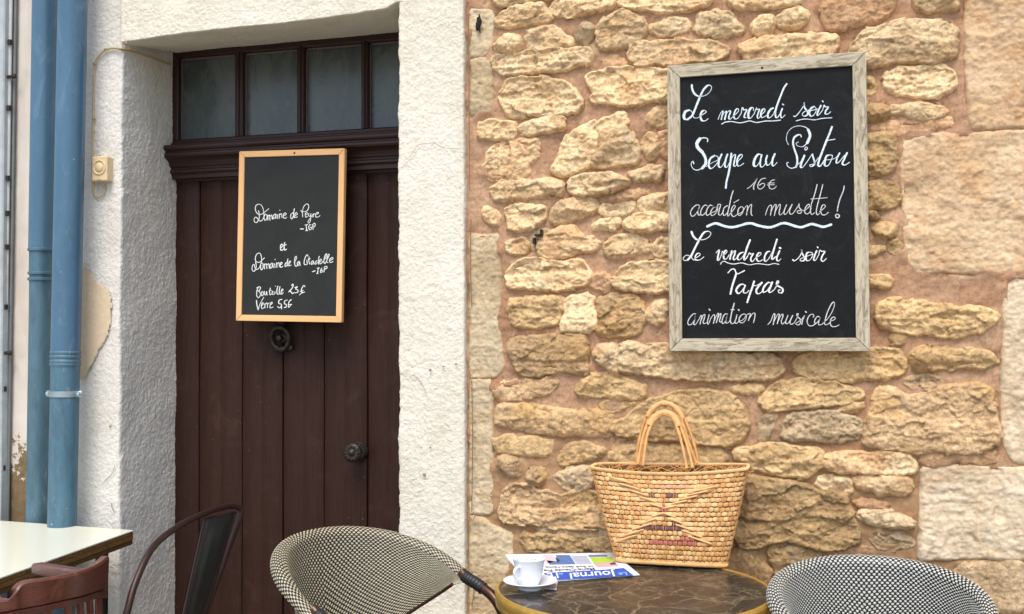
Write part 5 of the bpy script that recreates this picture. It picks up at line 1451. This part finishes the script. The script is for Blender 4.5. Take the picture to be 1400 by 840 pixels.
# lower lip of the rail that the slats stand under
L1, L2 = spline([atD(x, y+.4, d+.002) for (x, y), d in zip(bt, D_)], 5), spline([atD(x, y+8, d+.010) for (x, y), d in zip(bt, D_)], 5); V = []
for i in range(len(L1)):
    n_ = nrm[i]*.016; V += [L1[i], L1[i]+n_, L2[i]+n_, L2[i]]
Fc = [(i*4+k, i*4+(k+1) % 4, (i+1)*4+(k+1) % 4, (i+1)*4+k) for i in range(len(L1)-1) for k in range(4)]+[(3, 2, 1, 0), tuple((len(L1)-1)*4+k for k in range(4))]
link('lower_rail', V, Fc, M_CHAIRW, wc, smooth=False)
a0, a1 = atD(121, 780, 2.285), atD(51, 769.5, 2.56)
w_ = np.cross((a1-a0)/np.linalg.norm(a1-a0), [0, 0, 1]); w_ *= .014*np.sign(w_[1]+1e-9)
b = MB(); b.hexa([a0-w_+[0, 0, -.026], a1-w_+[0, 0, -.026], a1+w_+[0, 0, -.026], a0+w_+[0, 0, -.026], a0-w_, a1-w_, a1+w_, a0+w_], .004); b.build('arm', M_CHAIRW, wc, smooth=True)
for i in (6, 11, 15, 19, 24, 29, 34, 40):
    if i < len(L2)-1:
        p = L2[i]; q = p*[1, 1, 0]+np.array([0, .04, .45]); t_ = tg[i]/np.linalg.norm(tg[i])*.009; n_ = nrm[i]*.011
        b = MB(); b.hexa([q-t_, q+t_, q+t_+n_, q-t_+n_, p-t_+[0, 0, .012], p+t_+[0, 0, .012], p+t_+n_+[0, 0, .012], p-t_+n_+[0, 0, .012]], .002); b.build('back_slat', M_CHAIRW, wc)
sc0 = (L2[4]+L2[40])/2*[1, 1, 0]; inn = nrm[20]*[1, 1, 0]; inn /= np.linalg.norm(inn); sd = np.cross(inn, [0, 0, 1])
ctr = sc0+inn*.20
b = MB(); q = [ctr-inn*.20-sd*.19, ctr-inn*.20+sd*.19, ctr+inn*.21+sd*.22, ctr+inn*.21-sd*.22]
b.hexa([p+[0, 0, .425] for p in q]+[p+[0, 0, .45] for p in q], .006); b.build('seat', M_CHAIRW, wc, smooth=True)
for s1 in (-1, 1):
    for s2 in (-1, 1):
        p = ctr+inn*.17*s1+sd*.17*s2; e_ = p+inn*.03*s1+sd*.02*s2; b = MB(); b.tube([e_*[1, 1, 0], p+[0, 0, .424]], [.013, .019], 14); b.build('leg', M_CHAIRW, wc, smooth=True)

# ------------------------------------------------------------------ metal chair in front of the door
M_TUBE = plain('brown_painted_tube', '38241f', .42, .35, .5, .2, 30, .0006, 200); M_SHEET = plain('gunmetal_sheet', '3d4342', .38, .5, .5, .18, 9, .0006, 120)
mc_pts = [(150, 905, 2.33), (172, 842, 2.36), (183, 803, 2.39), (199, 765, 2.44), (214, 743, 2.50), (236, 725, 2.58), (262, 710, 2.70), (290, 698, 2.83), (312, 692.5, 2.92), (325, 693.5, 2.965), (329, 699, 2.975), (325, 716, 2.97), (310, 757, 2.96), (280, 842, 2.935), (258, 905, 2.92)]
W_ = [atD(*p) for p in mc_pts]
mc = empty('metal_chair', tuple((W_[0]+W_[-1])/2*[1, 1, 0]), 'dark brown industrial metal chair with tube back and sheet splat before the brown door', 'chair')
b = MB(); b.tube(spline(W_, 7), .0080, 14); b.build('back_hoop', M_TUBE, mc, smooth=True)
A0, A1 = atD(279, 711, 2.79), atD(323, 699, 2.935); B0, B1 = atD(236, 905, 2.70), atD(262, 905, 2.90)
n_ = np.cross(A1-A0, B0-A0); n_ /= np.linalg.norm(n_); n_ *= -np.sign(n_[1]+0*n_[0]) if abs(n_[1]) > .05 else 1
if n_[0] > 0: n_ = -n_
b = MB(); nr, ncc = 30, 17; V = []
for i in range(nr):
    t = i/(nr-1); L_, R__ = A0*(1-t)+B0*t, A1*(1-t)+B1*t
    for j in range(ncc):
        s_ = j/(ncc-1); e_ = min(s_, 1-s_); h_ = .006*sst(.0, .10, e_)*-1+.006+(-.005*sst(.20, .30, e_)*sst(.06, .16, t))
        V.append(L_*(1-s_)+R__*s_+n_*h_)
F1 = gridfaces(nr, ncc); V2 = [v-n_*.0015 for v in V]; b.add(V, F1); b.add(V2, F1[:, ::-1])
b.tube([A0, B0], .0028, 8, mi=1); b.tube([A1, B1], .0028, 8, mi=1); b.tube([A0, A1], .003, 8, mi=1)
b.build('back_splat', None, mc, smooth=True, mats=[M_SHEET, M_TUBE])
Pn, Pf = W_[0], W_[-1]; ax = (Pf-Pn)*[1, 1, 0]; ax /= np.linalg.norm(ax); fw = np.array([-ax[1], ax[0], 0]); fw *= -np.sign(fw[0]) if fw[0] > 0 else 1
Nn = Pn*[1, 1, 0]+[0, 0, .45]; Nf = Pf*[1, 1, 0]+[0, 0, .45]; cn = (Nn+Nf)/2; hw = .17
q = [cn-ax*hw, cn+ax*hw, cn+ax*(hw+.01)+fw*.35, cn-ax*(hw+.01)+fw*.35]
b = MB(); b.hexa([p-[0, 0, .022] for p in q]+q, .008); b.build('seat', M_SHEET, mc, smooth=True)
for p, W0 in ((q[0], Pn), (q[1], Pf)): b = MB(); b.tube([W0, p+[0, 0, .0], (p-fw*.05)*[1, 1, 0]], [.0095, .012, .011], 12); b.build('leg', M_TUBE, mc, smooth=True)
for p in q[2:]: b = MB(); b.tube([p-[0, 0, .02], (p+fw*.05)*[1, 1, 0]], .012, 12); b.build('leg', M_TUBE, mc, smooth=True)

# ------------------------------------------------------------------ woven bistro armchairs
M_BRONZE = plain('bronze_lacquered_tube', '4a3226', .3, .6, .5, .25, 12); M_WRAP = plain('black_binding', '17181a', .5)
def woven_chair(cx, cy, head, label, light, dark, R=.262, Hb=.845, Ht=.745, psit=79, arm=None, cell=.0116, lowb=.48):
    root = empty('woven_armchair', (cx, cy, 0), label, 'armchair', 'woven bistro armchairs', rz=head)
    pt = math.radians(psit)
    def S(u, v):
        u, v = np.broadcast_arrays(np.asarray(u, float), np.asarray(v, float))
        psi = pt+(2*math.pi-2*pt)*u; s = np.abs(2*u-1)
        ht = Hb-(Hb-Ht)*s**2.3; hl = lowb+(Ht-.012-lowb)*s**.85
        # v 0..0.8 inner panel, 0.8..1 rolls over outward
        vp = np.clip(v/.8, 0, 1); ro = np.clip((v-.8)/.2, 0, 1); rad = .0185*(1-.35*s**4)
        rr = R*(.80+.17*vp**.8)+.012*s**3; z = hl+(ht-hl-rad)*vp
        a = ro*math.pi*1.12; rr = rr+rad*(1-np.cos(a)); z = z+rad*np.sin(a)
        ov = 1.0-.06*np.cos(psi)
        return np.stack([rr*np.cos(psi)*ov, rr*np.sin(psi)*1.02, z], -1)
    def Nf_(u, v):
        e = .0015; du = S(np.clip(u+e, 0, 1), v)-S(np.clip(u-e, 0, 1), v); dv = S(u, np.clip(v+e, 0, 1))-S(u, np.clip(v-e, 0, 1)); n = np.cross(dv, du); n = n/(np.linalg.norm(n, axis=-1, keepdims=True)+1e-12); return -n
    nu, nv = 150, 50; U, Vv = np.meshgrid(np.linspace(0, 1, nu), np.linspace(0, 1, nv)); P = S(U, Vv)
    link('back_shell', P.reshape(-1, 3), gridfaces(nv, nu), dark, root, local=True)
    # woven strands: pale and dark crossings alternate
    L = (2*math.pi-2*pt)*R; ncol = int(L/cell)*2; uu, vv, du, dv = [], [], [], []; ud, vd = [], []
    Lp = Hb-lowb; nrow = int(Lp/.8/(cell*.62)); 
    for r_ in range(nrow):
        for c_ in range(ncol):
            u_, v_ = (c_+.5)/ncol, (r_+.5)/nrow
            s = abs(2*u_-1); hfrac = ((Hb-(Hb-Ht)*s**2.3)-(lowb+(Ht-.012-lowb)*s**2.6))/(Hb-lowb)
            if False:       # thin the rows towards the tips
                k_ = max(1, int(round(1/max(hfrac, .08)))); 
                if r_ % k_: continue
                dvv = k_/nrow
            else: dvv = 1/nrow
            if (r_+c_) % 2 == 0: uu.append(u_); vv.append(min(v_+(dvv-1/nrow)/2, .995)); du.append(1.04/ncol); dv.append(dvv*.86)
            else: ud.append((u_, min(v_+(dvv-1/nrow)/2, .995), dvv))
    P, Fq = pillows(S, Nf_, np.array(uu), np.array(vv), du, dv, .0016, lift=.0002)
    # both faces of the cloth show the weave
    P2, F2 = pillows(S, lambda a, b_: -Nf_(a, b_), np.array(uu), np.array(vv), du, dv, .0016, lift=.0002)
    P = np.vstack([P, P2]); Fq = np.vstack([Fq, F2[:, ::-1]+len(P2)])
    tag(link('pale_strands', P, Fq, light, root, local=True), kind='stuff')
    ud = np.array(ud); P, Fq = pillows(S, Nf_, ud[:, 0], ud[:, 1], np.full(len(ud), .95/ncol), ud[:, 2]*.9, .0010, lift=.0001)
    tag(link('dark_strands', P, Fq, dark, root, local=True), kind='stuff')
    b = MB(); us = np.linspace(0, 1, 90); q = S(us, np.full(90, .02)); b.tube(q, .0042, 8); b.build('lower_edge_tube', M_BRONZE, root, smooth=True, local=True)
    for sg in (1, -1):
        u_ = 0.0 if sg > 0 else 1.0; t0 = S(np.array(u_+sg*.02), np.array(.86)); t1 = S(np.array(u_), np.array(.86))
        x, y, z = t1
        path = [t0, t1, (x+.035, y+sg*.003, z-.013), (x+.080, y+sg*.004, z-.034), (x+.110, y+sg*.003, z-.066), (x+.128, y+sg*.002, z-.120), (x+.14, y, z-.22), (x+.19, y, .30), (x+.205, y-sg*.005, .005)]
        b = MB(); b.tube(spline(path, 7), .0125, 16); b.build('arm_tube', M_BRONZE, root, smooth=True, local=True)
        b = MB(); w = spline(path[:4], 24); w = w[18:58]; i_ = np.arange(len(w)); b.tube(w, .0138+.0012*np.abs(np.sin(i_*.62)), 14); b.build('binding', M_WRAP, root, smooth=True, local=True)
    b = MB(); b.lathe([(0, 0), (.19, .004), (.235, 0), (.242, -.012), (.235, -.024), (0, -.024)], (.02, 0, .455), n=48); b.build('seat', dark, root, smooth=True, local=True)
    us = np.linspace(.15, .85, 8)
    for k in (1, 6):
        p = S(np.array(us[k]), np.array(.02)); b = MB(); b.tube([p, (p[0]*1.02, p[1]*.98, .44), (p[0]*1.12, p[1]*1.06, .005)], .0125, 14); b.build('rear_leg', M_BRONZE, root, smooth=True, local=True)
    b = MB(); ring = [(.02+.225*math.cos(a), .225*math.sin(a), .43) for a in np.linspace(0, 2*math.pi, 49)]; b.tube(ring, .011, 10, cap=False); b.build('seat_ring', M_BRONZE, root, smooth=True, local=True)
    return root
def cam_xy(lat, z): p = _r*lat+np.array([_f[0], _f[1], 0])*z; return p[0], p[1]
M_L1 = plain('khaki_cream_strand', 'b5ac90', .45, var=.12, scale=60); M_D1 = plain('dark_brown_strand', '1f1914', .5, var=.3, scale=60)
M_L2 = plain('silver_white_strand', 'c2c2b8', .4, var=.12, scale=60); M_D2 = plain('black_strand', '141517', .45, var=.3, scale=60)
c1 = cam_xy(-.290, 2.45)
woven_chair(c1[0], c1[1], math.radians(-40+15.64), 'khaki and brown woven bistro armchair between the metal chair and the round table', M_L1, M_D1, R=.214, Hb=.858)
c2 = cam_xy(.775, 2.30)
woven_chair(c2[0], c2[1], math.radians(-100+15.64), 'black and white woven bistro armchair right of the round table', M_L2, M_D2, R=.195, Hb=.808, Ht=.726, psit=56)
